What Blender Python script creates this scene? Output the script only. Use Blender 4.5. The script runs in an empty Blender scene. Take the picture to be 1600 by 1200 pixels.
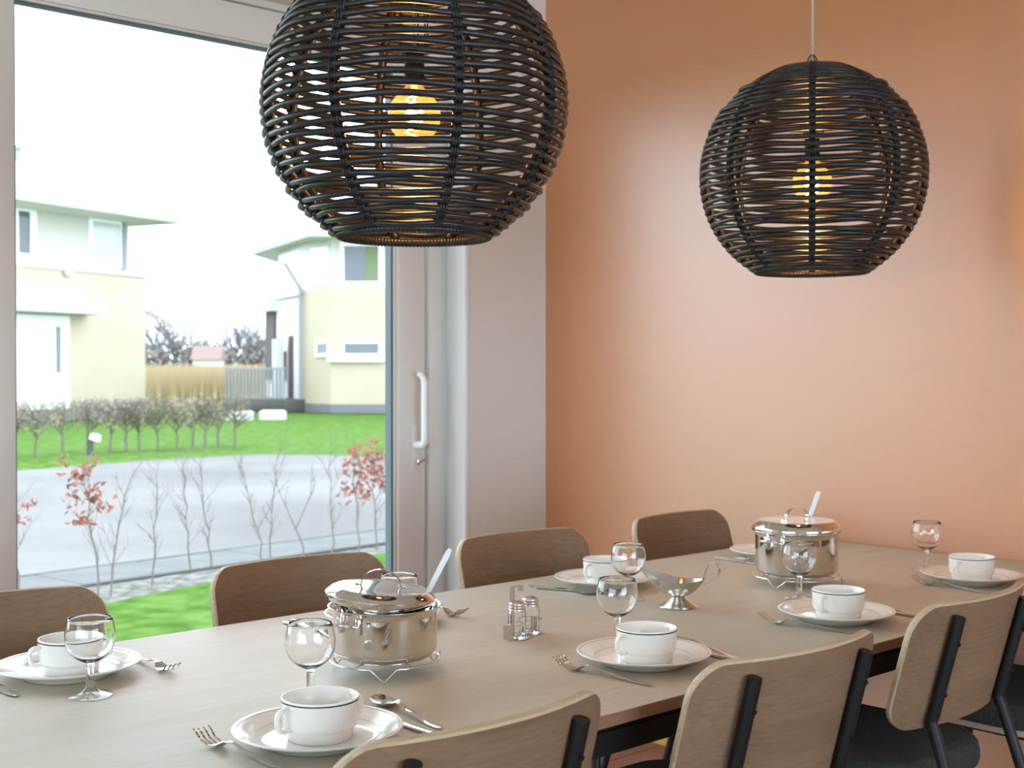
import bpy, bmesh, math, random
from mathutils import Vector, Matrix, noise
random.seed(7)
S = bpy.context.scene
COL = S.collection
PI = math.pi

# ------------------------------------------------------------------ camera
YAW = math.radians(47.31)          # azimuth of the viewing axis; +X runs along the table
cam_d = bpy.data.cameras.new('camera')
cam_d.sensor_width = 36.0
cam_d.lens = 2020.0 / 1600.0 * 36.0
cam_d.clip_start = 0.05
cam_d.clip_end = 2000
cam_d.dof.use_dof = True
cam_d.dof.focus_distance = 2.25
cam_d.dof.aperture_fstop = 8.0
cam = bpy.data.objects.new('camera', cam_d)
COL.objects.link(cam)
cam.location = (0, 0, 1.32)
cam.rotation_euler = (math.radians(90 - 0.709), 0, YAW - PI / 2)
S.camera = cam

# ------------------------------------------------------------------ world, lights, exposure
W = bpy.data.worlds.new('overcast_sky')
S.world = W
W.use_nodes = True
bg = W.node_tree.nodes['Background']
bg.inputs['Color'].default_value = (0.85, 0.98, 1.11, 1)
bg.inputs['Strength'].default_value = 5.0

def area(name, loc, rot, sx, sy, power, col):
    l = bpy.data.lights.new(name, 'AREA')
    l.shape = 'RECTANGLE'; l.size = sx; l.size_y = sy
    l.energy = power; l.color = col
    o = bpy.data.objects.new(name, l); COL.objects.link(o)
    o.location = loc; o.rotation_euler = rot
    return o
# added cool-tinted fill lights just outside the out-of-view windows
area('added_fill_light', (0.9, -4.35, 1.35), (math.radians(90), 0, 0), 3.2, 2.0, 60, (0.62, 1.0, 1.22))
area('added_fill_light', (-4.35, 0.0, 1.30), (math.radians(90), 0, math.radians(-90)), 4.2, 2.0, 14, (0.62, 1.0, 1.22))

S.view_settings.view_transform = 'Standard'
S.view_settings.look = 'None'
S.view_settings.gamma = 1.0
S.view_settings.use_curve_mapping = False
S.view_settings.exposure = 0.0
S.cycles.blur_glossy = 0.6
S.cycles.transparent_max_bounces = 24
S.cycles.max_bounces = 14
S.cycles.transmission_bounces = 12

# ------------------------------------------------------------------ helpers
class MB:
    """collects geometry for ONE mesh object"""
    def __init__(s):
        s.v = []; s.f = []; s.mi = []; s.xf = None
    def add(s, vs, fs, m=0):
        b = len(s.v)
        if s.xf is not None:
            vs = [tuple(s.xf @ Vector(p)) for p in vs]
        s.v += [tuple(p) for p in vs]
        s.f += [tuple(i + b for i in f) for f in fs]
        s.mi += [m] * len(fs)
        return s
    def box(s, x0, x1, y0, y1, z0, z1, bev=0.0, m=0, seg=2):
        if bev <= 0:
            vs = [(x0,y0,z0),(x1,y0,z0),(x1,y1,z0),(x0,y1,z0),(x0,y0,z1),(x1,y0,z1),(x1,y1,z1),(x0,y1,z1)]
            fs = [(3,2,1,0),(4,5,6,7),(0,1,5,4),(1,2,6,5),(2,3,7,6),(3,0,4,7)]
            return s.add(vs, fs, m)
        bm = bmesh.new()
        bmesh.ops.create_cube(bm, size=1.0)
        for v in bm.verts:
            v.co = Vector(((x0+x1)/2 + v.co.x*(x1-x0), (y0+y1)/2 + v.co.y*(y1-y0), (z0+z1)/2 + v.co.z*(z1-z0)))
        bmesh.ops.bevel(bm, geom=bm.edges[:], offset=bev, segments=seg, affect='EDGES', profile=0.5)
        bm.verts.index_update()
        s.add([v.co[:] for v in bm.verts], [[v.index for v in f.verts] for f in bm.faces], m)
        bm.free()
        return s
    def tube(s, path, r, n=8, closed=False, caps=True, m=0, flat=None):
        """sweep a circle (or, with flat=(a,b), an ellipse) along path"""
        P = [Vector(p) for p in path]
        N = len(P)
        rs = r if isinstance(r, (list, tuple)) else [r] * N
        vs = []; fs = []
        prev = None
        for i in range(N):
            if closed:
                t = P[(i+1) % N] - P[i-1]
            else:
                t = P[min(i+1, N-1)] - P[max(i-1, 0)]
            if t.length < 1e-9: t = Vector((0,0,1))
            t.normalize()
            if prev is None:
                a = Vector((0,0,1)) if abs(t.z) < 0.9 else Vector((1,0,0))
                nrm = (a - t * a.dot(t)).normalized()
            else:
                nrm = prev - t * prev.dot(t)
                if nrm.length < 1e-6:
                    nrm = t.orthogonal()
                nrm.normalize()
            prev = nrm
            bn = t.cross(nrm)
            for k in range(n):
                an = 2*PI*k/n
                if flat: q = nrm * (math.cos(an)*flat[0]) + bn * (math.sin(an)*flat[1])
                else: q = (nrm * math.cos(an) + bn * math.sin(an)) * rs[i]
                vs.append(P[i] + q)
        for i in range(N if closed else N-1):
            j = (i+1) % N
            for k in range(n):
                k2 = (k+1) % n
                fs.append((i*n+k, i*n+k2, j*n+k2, j*n+k))
        if caps and not closed:
            fs.append(tuple(range(n-1, -1, -1)))
            fs.append(tuple((N-1)*n + k for k in range(n)))
        return s.add(vs, fs, m)
    def lathe(s, prof, n=32, c=(0,0,0), m=0):
        vs = []; idx = []
        for r, z in prof:
            if r < 1e-7:
                idx.append([len(vs)]); vs.append((c[0], c[1], c[2]+z))
            else:
                b = len(vs)
                idx.append([b+k for k in range(n)])
                for k in range(n):
                    a = 2*PI*k/n
                    vs.append((c[0]+r*math.cos(a), c[1]+r*math.sin(a), c[2]+z))
        fs = []
        for i in range(len(prof)-1):
            A, B = idx[i], idx[i+1]
            for k in range(n):
                k2 = (k+1) % n
                if len(A) == 1 and len(B) == 1: continue
                if len(A) == 1: fs.append((A[0], B[k2], B[k]))
                elif len(B) == 1: fs.append((A[k], A[k2], B[0]))
                else: fs.append((A[k], A[k2], B[k2], B[k]))
        return s.add(vs, fs, m)
    def prism(s, pts, z0, z1, m=0):
        n = len(pts)
        vs = [(p[0],p[1],z0) for p in pts] + [(p[0],p[1],z1) for p in pts]
        fs = [tuple(range(n-1,-1,-1)), tuple(range(n,2*n))]
        fs += [(i,(i+1)%n,n+(i+1)%n,n+i) for i in range(n)]
        return s.add(vs, fs, m)
    def strip(s, path, width_dir, w, th, m=0):
        """flat metal strip swept along a path; width along width_dir"""
        P = [Vector(p) for p in path]; N = len(P)
        wd0 = Vector(width_dir).normalized()
        ws = w if isinstance(w, (list, tuple)) else [w]*N
        vs = []; fs = []
        for i in range(N):
            t = (P[min(i+1,N-1)] - P[max(i-1,0)]).normalized()
            wd = (wd0 - t*wd0.dot(t)).normalized()
            nn = t.cross(wd)
            for a, b in ((-1,-1),(1,-1),(1,1),(-1,1)):
                vs.append(P[i] + wd*(a*ws[i]/2) + nn*(b*th/2))
        for i in range(N-1):
            for k in range(4):
                k2 = (k+1) % 4
                fs.append((i*4+k, i*4+k2, (i+1)*4+k2, (i+1)*4+k))
        fs.append((3,2,1,0)); fs.append(tuple((N-1)*4+k for k in range(4)))
        return s.add(vs, fs, m)

def link(o, parent=None, loc=None, rot=None):
    COL.objects.link(o)
    if parent is not None: o.parent = parent
    if loc is not None: o.location = loc
    if rot is not None: o.rotation_euler = rot
    return o

def build(name, mb, mats, parent=None, loc=None, rot=None, smooth=35, recalc=True):
    me = bpy.data.meshes.new(name)
    me.from_pydata(mb.v, [], mb.f)
    if not isinstance(mats, (list, tuple)): mats = [mats]
    for m in mats: me.materials.append(m)
    if len(mats) > 1:
        me.polygons.foreach_set('material_index', mb.mi)
    if recalc:
        bm = bmesh.new(); bm.from_mesh(me)
        bmesh.ops.recalc_face_normals(bm, faces=bm.faces[:])
        bm.to_mesh(me); bm.free()
    if smooth:
        me.polygons.foreach_set('use_smooth', [True]*len(me.polygons))
        if smooth < 180:
            me.set_sharp_from_angle(angle=math.radians(smooth))
    me.update()
    return link(bpy.data.objects.new(name, me), parent, loc, rot)

def tag(o, label=None, cat=None, group=None, kind=None):
    if label: o['label'] = label
    if cat: o['category'] = cat
    if group: o['group'] = group
    if kind: o['kind'] = kind
    return o

def thing(name, label, cat, loc=(0,0,0), rz=0.0, group=None, kind=None):
    o = bpy.data.objects.new(name, None)
    o.empty_display_size = 0.05
    link(o, None, loc, (0,0,rz))
    return tag(o, label, cat, group, kind)

def kids(o):
    return [c for c in bpy.data.objects if c.parent == o]

def dup(root, loc, rz, label):
    def cp(o, parent):
        c = o.copy(); COL.objects.link(c)
        if parent is not None:
            c.parent = parent
            c.matrix_parent_inverse = o.matrix_parent_inverse.copy()
        for ch in kids(o): cp(ch, c)
        return c
    r = cp(root, None)
    r.location = loc; r.rotation_euler = (0,0,rz)
    r['label'] = label
    return r

# ------------------------------------------------------------------ materials
def srgb(r, g, b):
    f = lambda c: (c/255/12.92) if c/255 <= 0.04045 else ((c/255+0.055)/1.055)**2.4
    return (f(r), f(g), f(b), 1)

def pmat(name, col, rough=0.5, metal=0.0, spec=None, col2=None, scale=5.0, stretch=(1,1,1), bump=0.0, bscale=None, detail=4, coat=0.0, rnd=0.0, lo=0.35, hi=0.65, coords='Object'):
    m = bpy.data.materials.new(name); m.use_nodes = True
    nt = m.node_tree; N = nt.nodes; L = nt.links
    p = N['Principled BSDF']
    p.inputs['Roughness'].default_value = rough
    p.inputs['Metallic'].default_value = metal
    if spec is not None: p.inputs['Specular IOR Level'].default_value = spec
    if coat: p.inputs['Coat Weight'].default_value = coat
    p.inputs['Base Color'].default_value = col
    if col2 is not None or bump:
        tc = N.new('ShaderNodeTexCoord'); mp = N.new('ShaderNodeMapping')
        mp.inputs['Scale'].default_value = stretch
        L.new(tc.outputs[coords], mp.inputs['Vector'])
        vec = mp.outputs['Vector']
        if rnd:
            oi = N.new('ShaderNodeObjectInfo'); ad = N.new('ShaderNodeVectorMath'); ad.operation = 'ADD'
            cx = N.new('ShaderNodeCombineXYZ')
            ml = N.new('ShaderNodeMath'); ml.operation = 'MULTIPLY'; ml.inputs[1].default_value = 37.0
            L.new(oi.outputs['Random'], ml.inputs[0])
            for i in range(3): L.new(ml.outputs[0], cx.inputs[i])
            L.new(vec, ad.inputs[0]); L.new(cx.outputs[0], ad.inputs[1]); vec = ad.outputs[0]
    if col2 is not None:
        no = N.new('ShaderNodeTexNoise'); no.inputs['Scale'].default_value = scale; no.inputs['Detail'].default_value = detail
        L.new(vec, no.inputs['Vector'])
        rp = N.new('ShaderNodeValToRGB')
        rp.color_ramp.elements[0].position = lo; rp.color_ramp.elements[1].position = hi
        rp.color_ramp.elements[0].color = col; rp.color_ramp.elements[1].color = col2
        L.new(no.outputs['Fac'], rp.inputs['Fac']); L.new(rp.outputs['Color'], p.inputs['Base Color'])
    if bump:
        n2 = N.new('ShaderNodeTexNoise'); n2.inputs['Scale'].default_value = bscale or scale*4; n2.inputs['Detail'].default_value = 3
        L.new(vec, n2.inputs['Vector'])
        b = N.new('ShaderNodeBump'); b.inputs['Strength'].default_value = bump; b.inputs['Distance'].default_value = 0.002
        L.new(n2.outputs['Fac'], b.inputs['Height']); L.new(b.outputs['Normal'], p.inputs['Normal'])
    return m

def glass_mat(name, col=(1,1,1,1), ior=1.48, rough=0.0):
    m = bpy.data.materials.new(name); m.use_nodes = True
    nt = m.node_tree; nt.nodes.clear()
    o = nt.nodes.new('ShaderNodeOutputMaterial'); g = nt.nodes.new('ShaderNodeBsdfGlass')
    g.inputs['Color'].default_value = col; g.inputs['IOR'].default_value = ior; g.inputs['Roughness'].default_value = rough
    nt.links.new(g.outputs[0], o.inputs['Surface'])
    return m

def pane_mat(name, tint=(1,1,1,1), refl=1.0):
    """thin sheet glass: clear with a Fresnel reflection"""
    m = bpy.data.materials.new(name); m.use_nodes = True
    nt = m.node_tree; nt.nodes.clear()
    o = nt.nodes.new('ShaderNodeOutputMaterial'); t = nt.nodes.new('ShaderNodeBsdfTransparent'); g = nt.nodes.new('ShaderNodeBsdfGlossy')
    t.inputs['Color'].default_value = tint
    g.inputs['Roughness'].default_value = 0.0
    f = nt.nodes.new('ShaderNodeFresnel')
    ge = nt.nodes.new('ShaderNodeNewGeometry'); im = nt.nodes.new('ShaderNodeMapRange')
    im.inputs['To Min'].default_value = 1.45; im.inputs['To Max'].default_value = 1/1.45
    nt.links.new(ge.outputs['Backfacing'], im.inputs['Value']); nt.links.new(im.outputs[0], f.inputs['IOR'])
    k = nt.nodes.new('ShaderNodeMath'); k.operation = 'MULTIPLY'; k.inputs[1].default_value = refl
    x = nt.nodes.new('ShaderNodeMixShader')
    nt.links.new(f.outputs[0], k.inputs[0]); nt.links.new(k.outputs[0], x.inputs[0])
    nt.links.new(t.outputs[0], x.inputs[1]); nt.links.new(g.outputs[0], x.inputs[2]); nt.links.new(x.outputs[0], o.inputs['Surface'])
    return m

def emit_mat(name, col, st):
    m = bpy.data.materials.new(name); m.use_nodes = True
    nt = m.node_tree; nt.nodes.clear()
    o = nt.nodes.new('ShaderNodeOutputMaterial'); e = nt.nodes.new('ShaderNodeEmission')
    e.inputs['Color'].default_value = col; e.inputs['Strength'].default_value = st
    nt.links.new(e.outputs[0], o.inputs['Surface'])
    return m

def wall_mat(name, col, bump, rough=0.6, spec=0.3):
    """woven wallpaper: fine horizontal and vertical threads in the relief"""
    m = bpy.data.materials.new(name); m.use_nodes = True
    nt = m.node_tree; N = nt.nodes; L = nt.links
    p = N['Principled BSDF']; p.inputs['Base Color'].default_value = col; p.inputs['Roughness'].default_value = rough
    p.inputs['Specular IOR Level'].default_value = spec
    tc = N.new('ShaderNodeTexCoord')
    n1 = N.new('ShaderNodeTexNoise'); n1.inputs['Scale'].default_value = 1.0; n1.inputs['Detail'].default_value = 2
    n2 = N.new('ShaderNodeTexNoise'); n2.inputs['Scale'].default_value = 1.0; n2.inputs['Detail'].default_value = 2
    a = N.new('ShaderNodeMapping'); a.inputs['Scale'].default_value = (40, 40, 420)
    b = N.new('ShaderNodeMapping'); b.inputs['Scale'].default_value = (420, 420, 40)
    L.new(tc.outputs['Object'], a.inputs[0]); L.new(tc.outputs['Object'], b.inputs[0])
    L.new(a.outputs[0], n1.inputs['Vector']); L.new(b.outputs[0], n2.inputs['Vector'])
    ad = N.new('ShaderNodeMath'); L.new(n1.outputs['Fac'], ad.inputs[0]); L.new(n2.outputs['Fac'], ad.inputs[1])
    bp = N.new('ShaderNodeBump'); bp.inputs['Strength'].default_value = bump; bp.inputs['Distance'].default_value = 0.0012
    L.new(ad.outputs[0], bp.inputs['Height']); L.new(bp.outputs['Normal'], p.inputs['Normal'])
    return m

def wood_mat(name, c1, c2, c3, rough, rnd=1.0, fine=1.0, spec=0.5, xs=1.0):
    """long grain along local X"""
    m = bpy.data.materials.new(name); m.use_nodes = True
    nt = m.node_tree; N = nt.nodes; L = nt.links
    p = N['Principled BSDF']; p.inputs['Roughness'].default_value = rough
    p.inputs['Specular IOR Level'].default_value = spec
    tc = N.new('ShaderNodeTexCoord')
    oi = N.new('ShaderNodeObjectInfo')
    ml = N.new('ShaderNodeMath'); ml.operation = 'MULTIPLY'; ml.inputs[1].default_value = 23.0*rnd
    L.new(oi.outputs['Random'], ml.inputs[0])
    cx = N.new('ShaderNodeCombineXYZ')
    for i in range(3): L.new(ml.outputs[0], cx.inputs[i])
    ad = N.new('ShaderNodeVectorMath'); ad.operation = 'ADD'
    L.new(tc.outputs['Object'], ad.inputs[0]); L.new(cx.outputs[0], ad.inputs[1])
    def nz(sc, det, dist=0.0):
        mp = N.new('ShaderNodeMapping'); mp.inputs['Scale'].default_value = sc
        L.new(ad.outputs[0], mp.inputs[0])
        t = N.new('ShaderNodeTexNoise'); t.inputs['Scale'].default_value = 1.0; t.inputs['Detail'].default_value = det
        t.inputs['Distortion'].default_value = dist
        L.new(mp.outputs[0], t.inputs['Vector']); return t.outputs['Fac']
    broad = nz((0.9*xs, 11, 11), 3, 0.35)
    thin = nz((2.2*xs, 170, 170), 3, 0.1)
    rp = N.new('ShaderNodeValToRGB')
    e = rp.color_ramp.elements
    e[0].position = 0.3; e[0].color = c1; e[1].position = 0.7; e[1].color = c2
    L.new(broad, rp.inputs['Fac'])
    rp2 = N.new('ShaderNodeValToRGB'); rp2.color_ramp.elements[0].position = 0.30; rp2.color_ramp.elements[1].position = 0.60
    rp2.color_ramp.elements[0].color = (0.42*fine,)*3 + (1,); rp2.color_ramp.elements[1].color = (0,0,0,1)
    L.new(thin, rp2.inputs['Fac'])
    mx = N.new('ShaderNodeMix'); mx.data_type = 'RGBA'
    L.new(rp2.outputs['Color'], mx.inputs['Factor']); L.new(rp.outputs['Color'], mx.inputs['A']); mx.inputs['B'].default_value = c3
    L.new(mx.outputs['Result'], p.inputs['Base Color'])
    bp = N.new('ShaderNodeBump'); bp.inputs['Strength'].default_value = 0.12; bp.inputs['Distance'].default_value = 0.0006
    L.new(thin, bp.inputs['Height']); L.new(bp.outputs['Normal'], p.inputs['Normal'])
    return m

M = {}
M['white_wall'] = wall_mat('white_woven_wallpaper', srgb(226,219,212), 0.25)
M['ceiling'] = pmat('ceiling_paint', srgb(238,235,230), 0.8)
M['orange_wall'] = wall_mat('apricot_woven_wallpaper', srgb(203,128,66), 0.3, 0.42, 1.0)
M['orange_wall'].node_tree.nodes['Principled BSDF'].inputs['Coat Weight'].default_value = 1.0
M['orange_wall'].node_tree.nodes['Principled BSDF'].inputs['Coat Roughness'].default_value = 0.36
M['orange_wall'].node_tree.nodes['Principled BSDF'].inputs['Coat IOR'].default_value = 1.9
M['frame'] = pmat('white_window_paint', srgb(226,222,216), 0.35)
M['handle'] = pmat('white_lacquer', srgb(245,246,247), 0.25)
M['gasket'] = pmat('grey_rubber_gasket', srgb(90,108,116), 0.5)
M['pane'] = pane_mat('window_glass', (0.985,0.995,0.99,1), 0.35)
M['chrome'] = pmat('chrome', (0.8,0.8,0.8,1), 0.08, 1.0)
M['steel'] = pmat('polished_steel', (0.74,0.71,0.67,1), 0.055, 1.0)
M['steel_inner'] = pmat('satin_steel', (0.55,0.54,0.52,1), 0.3, 1.0)
M['cutlery'] = pmat('cutlery_steel', (0.72,0.70,0.67,1), 0.10, 1.0)
M['brushed'] = pmat('brushed_steel', (0.66,0.63,0.58,1), 0.2, 1.0)
M['ladle_glint'] = pmat('ladle_handle_glint', srgb(240,240,240), 0.2)  # shiny metal handle; its white reflection is put into the base colour
M['table'] = wood_mat('limed_oak_laminate', srgb(200,190,170), srgb(190,179,159), srgb(170,156,135), 0.55, fine=0.8, spec=1.0)
M['table_edge'] = wood_mat('limed_oak_edge', srgb(158,120,92), srgb(146,109,83), srgb(124,92,70), 0.45, fine=0.6)
M['chair_wood'] = wood_mat('grey_oak_veneer', srgb(154,124,98), srgb(138,109,85), srgb(106,82,63), 0.5, fine=0.9, spec=0.2)
M['ply'] = wood_mat('plywood_edge', srgb(214,194,164), srgb(190,166,134), srgb(140,112,84), 0.5, fine=0.8, xs=0.6)
M['black_metal'] = pmat('black_powder_coat', srgb(15,15,17), 0.48)
M['fabric'] = pmat('charcoal_wool', srgb(62,66,62), 0.95, col2=srgb(44,47,45), scale=160, bump=0.5, bscale=700)
M['ceramic'] = pmat('white_glazed_ceramic', srgb(248,246,240), 0.14, spec=0.45)
M['stripe'] = pmat('navy_rim_stripe', srgb(44,46,58), 0.2)
M['grey_stripe'] = pmat('grey_rim_stripe', srgb(196,196,197), 0.2)
M['glass'] = glass_mat('clear_glass', (1,1,1,1), 1.48)
M['thin_glass'] = pane_mat('thin_clear_glass', (0.97,0.98,0.98,1), 1.3)
M['rattan'] = pmat('black_stained_rattan', srgb(40,40,42), 0.36, col2=srgb(26,27,30), scale=30, bump=0.15, bscale=120)
M['rattan_b'] = pmat('black_rattan_binding', srgb(26,25,26), 0.5)
M['bulb'] = pane_mat('amber_bulb_glass', (1.0,0.86,0.62,1), 1.0)
def amber(m):
    nt = m.node_tree; o = nt.nodes['Material Output']; src = o.inputs['Surface'].links[0].from_socket
    tr = nt.nodes.new('ShaderNodeBsdfTranslucent'); tr.inputs['Color'].default_value = (1.0,.72,.36,1)
    x = nt.nodes.new('ShaderNodeMixShader'); x.inputs[0].default_value = 0.03
    nt.links.new(src, x.inputs[1]); nt.links.new(tr.outputs[0], x.inputs[2]); nt.links.new(x.outputs[0], o.inputs['Surface'])
amber(M['bulb'])
M['filament'] = emit_mat('glowing_filament', (1.0,0.62,0.24,1), 70)
M['cable'] = pane_mat('clear_cable_sheath', (0.85,0.83,0.8,1), 1.0)
M['cable'] = pmat('pale_grey_cable', srgb(190,184,174), 0.3)
M['plank'] = wood_mat('red_brown_floorboard', srgb(138,84,66), srgb(122,72,57), srgb(96,54,44), 0.35, fine=0.8)
M['pine'] = wood_mat('yellow_pine', srgb(226,178,96), srgb(212,160,84), srgb(180,124,60), 0.4)
# outside
M['grass'] = pmat('lawn_grass', (.04,.10,.008,1), 0.95, spec=.05, col2=(.10,.17,.035,1), scale=5.5, detail=8, bump=0.6, bscale=40)
M['road'] = pmat('damp_asphalt', (.135,.128,.122,1), 0.9, spec=.12, col2=(.19,.182,.175,1), scale=0.35, detail=5)
M['paving'] = pmat('concrete_paving', (.155,.155,.15,1), 0.9, spec=.1, col2=(.13,.13,.125,1), scale=3)
M['kerbdark'] = pmat('damp_kerb', (.055,.055,.053,1), 0.8)
M['gravel'] = pmat('pale_gravel', (.09,.085,.065,1), 0.95, spec=.1, col2=(.20,.20,.19,1), scale=14, detail=6, bump=0.8, bscale=60)
M['twig'] = pmat('sapling_bark', (.17,.145,.12,1), 0.8)
M['beech'] = pmat('dry_beech_leaf', (.30,.095,.05,1), 0.7, col2=(.20,.055,.032,1), scale=40)
M['hedgewood'] = pmat('hedge_bark', (.15,.13,.10,1), 0.85)
M['hedgeleaf'] = pmat('sparse_hedge_leaf', (.26,.24,.13,1), 0.8, col2=(.26,.19,.15,1), scale=6)
M['reed'] = pmat('dry_reed', (.44,.34,.22,1), 0.9, col2=(.38,.28,.14,1), scale=0.3)
M['tree'] = pmat('hazy_tree_bark', (.27,.25,.255,1), 0.9)  # distance haze lightened into the bark colour
M['thicket'] = pmat('winter_thicket', (.135,.13,.095,1), 0.9, col2=(.165,.13,.115,1), scale=0.12)
M['yellow'] = pmat('yellow_render', (.50,.43,.33,1), 0.85, col2=(.46,.385,.28,1), scale=0.5)
M['white_render'] = pmat('white_render', (.62,.61,.60,1), 0.8)
M['pale_board'] = pmat('pale_board_cladding', (.60,.565,.52,1), 0.75)
M['roof'] = pmat('pale_zinc_roof', (.40,.43,.46,1), 0.7, spec=.2)
M['soffit'] = pmat('grey_soffit', (.60,.60,.58,1), 0.8)
M['plinth'] = pmat('grey_plinth', (.16,.165,.175,1), 0.85)
M['purple'] = pmat('dark_purple_cladding', (.07,.045,.05,1), 0.7)
M['zinc'] = pmat('zinc_downpipe', (.24,.26,.28,1), 0.5)
M['hglass'] = pmat('dark_reflecting_window', (.11,.13,.15,1), 0.05, spec=0.5)
M['hglass_pale'] = pmat('pale_reflecting_window', (.55,.57,.58,1), 0.05, spec=0.5)
M['curtain'] = pmat('green_curtain', (.17,.21,.12,1), 0.8)
M['dark'] = pmat('dark_grey_paint', (.06,.06,.055,1), 0.6)
M['redroof'] = pmat('red_tile_roof', (.24,.15,.14,1), 0.8)

# ------------------------------------------------------------------ room
WX = 3.455        # apricot wall
WY = 3.555        # window wall
CZ = 2.80
LX, FY = -4.0, -4.0
def struct(o, label, cat): return tag(o, label, cat, None, 'structure')

struct(build('wall_right', MB().box(WX, WX+.2, FY-.2, WY, -.12, CZ+.1), M['orange_wall'], smooth=0), 'apricot wall with fine woven wallpaper beyond the end of the table', 'wall')
OX0, OX1, OZ1 = -0.75, 3.048, 2.52
wb = MB()
wb.box(OX1, WX+.2, WY, WY+.3, -.12, CZ+.1)
wb.box(LX-.2, OX0, WY, WY+.3, -.12, CZ+.1)
wb.box(OX0, OX1, WY, WY+.3, OZ1, CZ+.1)
struct(build('wall_back', wb, M['white_wall'], smooth=0), 'off-white wall around the large sliding window', 'wall')
wf = MB()
wf.box(LX-.2, -0.8, FY-.2, FY, -.12, CZ+.1); wf.box(2.6, WX, FY-.2, FY, -.12, CZ+.1)
wf.box(-0.8, 2.6, FY-.2, FY, 2.4, CZ+.1); wf.box(-0.8, 2.6, FY-.2, FY, -.12, 0.3)
struct(build('wall_front', wf, M['white_wall'], smooth=0), 'off-white wall behind the camera', 'wall')
wl = MB()
wl.box(LX-.2, LX, FY, -2.2, -.12, CZ+.1); wl.box(LX-.2, LX, 2.2, WY, -.12, CZ+.1)
wl.box(LX-.2, LX, -2.2, 2.2, 2.4, CZ+.1); wl.box(LX-.2, LX, -2.2, 2.2, -.12, 0.3)
struct(build('wall_left', wl, M['white_wall'], smooth=0), 'off-white wall on the far left of the room', 'wall')
struct(build('ceiling', MB().box(LX-.2, WX+.2, FY-.2, WY+.3, CZ, CZ+.15), M['ceiling'], smooth=0), 'plain white ceiling', 'ceiling')
fl = struct(build('floor', MB().box(LX-.2, WX+.2, FY-.2, WY+.3, -.14, -.012), M['dark'], smooth=0), 'red-brown boarded floor under the dining table', 'floor')
pw = 0.142
y = FY; row = 0
plank_me = None
while y < WY - 0.01:
    w = min(pw, WY - y)
    off = (row * 0.83) % 2.0
    xs = [LX] + [LX + off + 2.0*k for k in range(0, 5) if LX + 0.2 < LX + off + 2.0*k < WX - 0.2] + [WX]
    for a, b in zip(xs[:-1], xs[1:]):
        build('plank', MB().box(a+.001, b-.001, y+.001, y+w-.001, -.02, 0, 0.0015, seg=1), M['plank'], fl, smooth=0)
    y += w; row += 1
struct(build('baseboard_right', MB().box(WX-.016, WX, FY, WY, 0, .062, .003), M['pine']), 'yellow pine baseboard along the apricot wall', 'baseboard')
struct(build('baseboard_back', MB().box(OX1+.0, WX-.016, WY-.016, WY, 0, .062, .003), M['pine']), 'yellow pine baseboard under the narrow white wall piece', 'baseboard')

# window: outer frame, sliding leaf with handle, fixed leaf
tr = struct(build('trim_1', MB().box(2.945, OX1, 3.655, 3.80, 0, OZ1, .004).box(2.945, 3.005, 3.632, 3.66, 0, OZ1-.03, .006), M['frame']), 'white fixed window jamb beside the sliding door handle', 'window frame')
struct(build('trim_2', MB().box(OX0+.1, 2.945, 3.655, 3.80, 2.495, OZ1, .003), M['frame']), 'white head frame above the sliding window', 'window frame')
struct(build('trim_3', MB().box(OX0, OX0+.1, 3.655, 3.80, 0, OZ1, .004), M['frame']), 'white window jamb far left, outside the view', 'window frame')
struct(build('trim_4', MB().box(OX0+.1, 2.945, 3.60, 3.85, -.02, .045, .004), M['frame']), 'white threshold under the sliding window', 'window sill')
struct(build('lit_reveal', MB().box(OX1-.004, OX1, WY-.001, 3.655, 0, OZ1, .001).box(OX1-.004, OX1+.012, WY-.004, WY, 0, OZ1, .001), M['handle']), 'added lining brightened as window light on the reveal, between window jamb and white wall', 'window reveal')  # added lining; whiter paint stands in for window light on the reveal
d1 = struct(thing('door_1', None, None, (0,0,0)), 'large sliding glass door with white frame and tall handle', 'door')
gx0, gx1, gz0, gz1 = 1.449, 2.787, .17, 2.357
for (a,b,c,d,nm) in ((1.325,gx0,.045,2.485,'stile'),(2.810,2.932,.045,2.485,'stile')):
    build(nm, MB().box(a,b,3.640,3.71,c,d,.004), M['frame'], d1)
build('rail', MB().box(gx0,2.810,3.640,3.71,2.372,2.485,.004), M['frame'], d1)
build('rail', MB().box(gx0,2.810,3.640,3.71,.045,gz0,.004), M['frame'], d1)
gb = MB()
gb.box(2.795,2.810,3.648,3.69,gz0,2.372,.003); gb.box(gx0,2.795,3.648,3.69,2.364,2.372,.003)
build('glazing_bead', gb, M['frame'], d1)
gk = MB()
gk.box(2.786,2.795,3.652,3.685,gz0,2.364); gk.box(gx0,2.786,3.652,3.685,2.357,2.364); gk.box(gx0,gx0+.006,3.652,3.685,gz0,2.357)
build('gasket', gk, M['gasket'], d1)
build('pane', MB().box(gx0+.004,2.789,3.668,3.674,gz0,2.36), M['pane'], d1, smooth=0)
pl = build('handle_plate', MB().box(2.866,2.898,3.632,3.641,.952,1.115,.004), M['frame'], d1)
hz0, hz1 = 1.045, 1.300
hx, hy = 2.884, 3.585
hp = [(hx,3.634,hz0),(hx,3.61,hz0),(hx,hy+.006,hz0+.002),(hx,hy,hz0+.012),(hx,hy,hz0+.03),(hx,hy,hz1-.035),(hx-.001,hy+.002,hz1-.018),(hx-.008,hy+.008,hz1-.005),(hx-.02,hy+.016,hz1)]
hr = [.015,.015,.014,.013,.0125,.0122,.0120,.0115,.009]
build('handle', MB().tube(hp, hr, 10), M['handle'], d1, smooth=60)
kc = MB().box(2.877,2.889,3.612,3.633,.972,.995,.003)
kc.tube([(2.883,3.625,.978),(2.889,3.60,.992),(2.893,3.595,1.0)], .006, 8)
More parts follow.
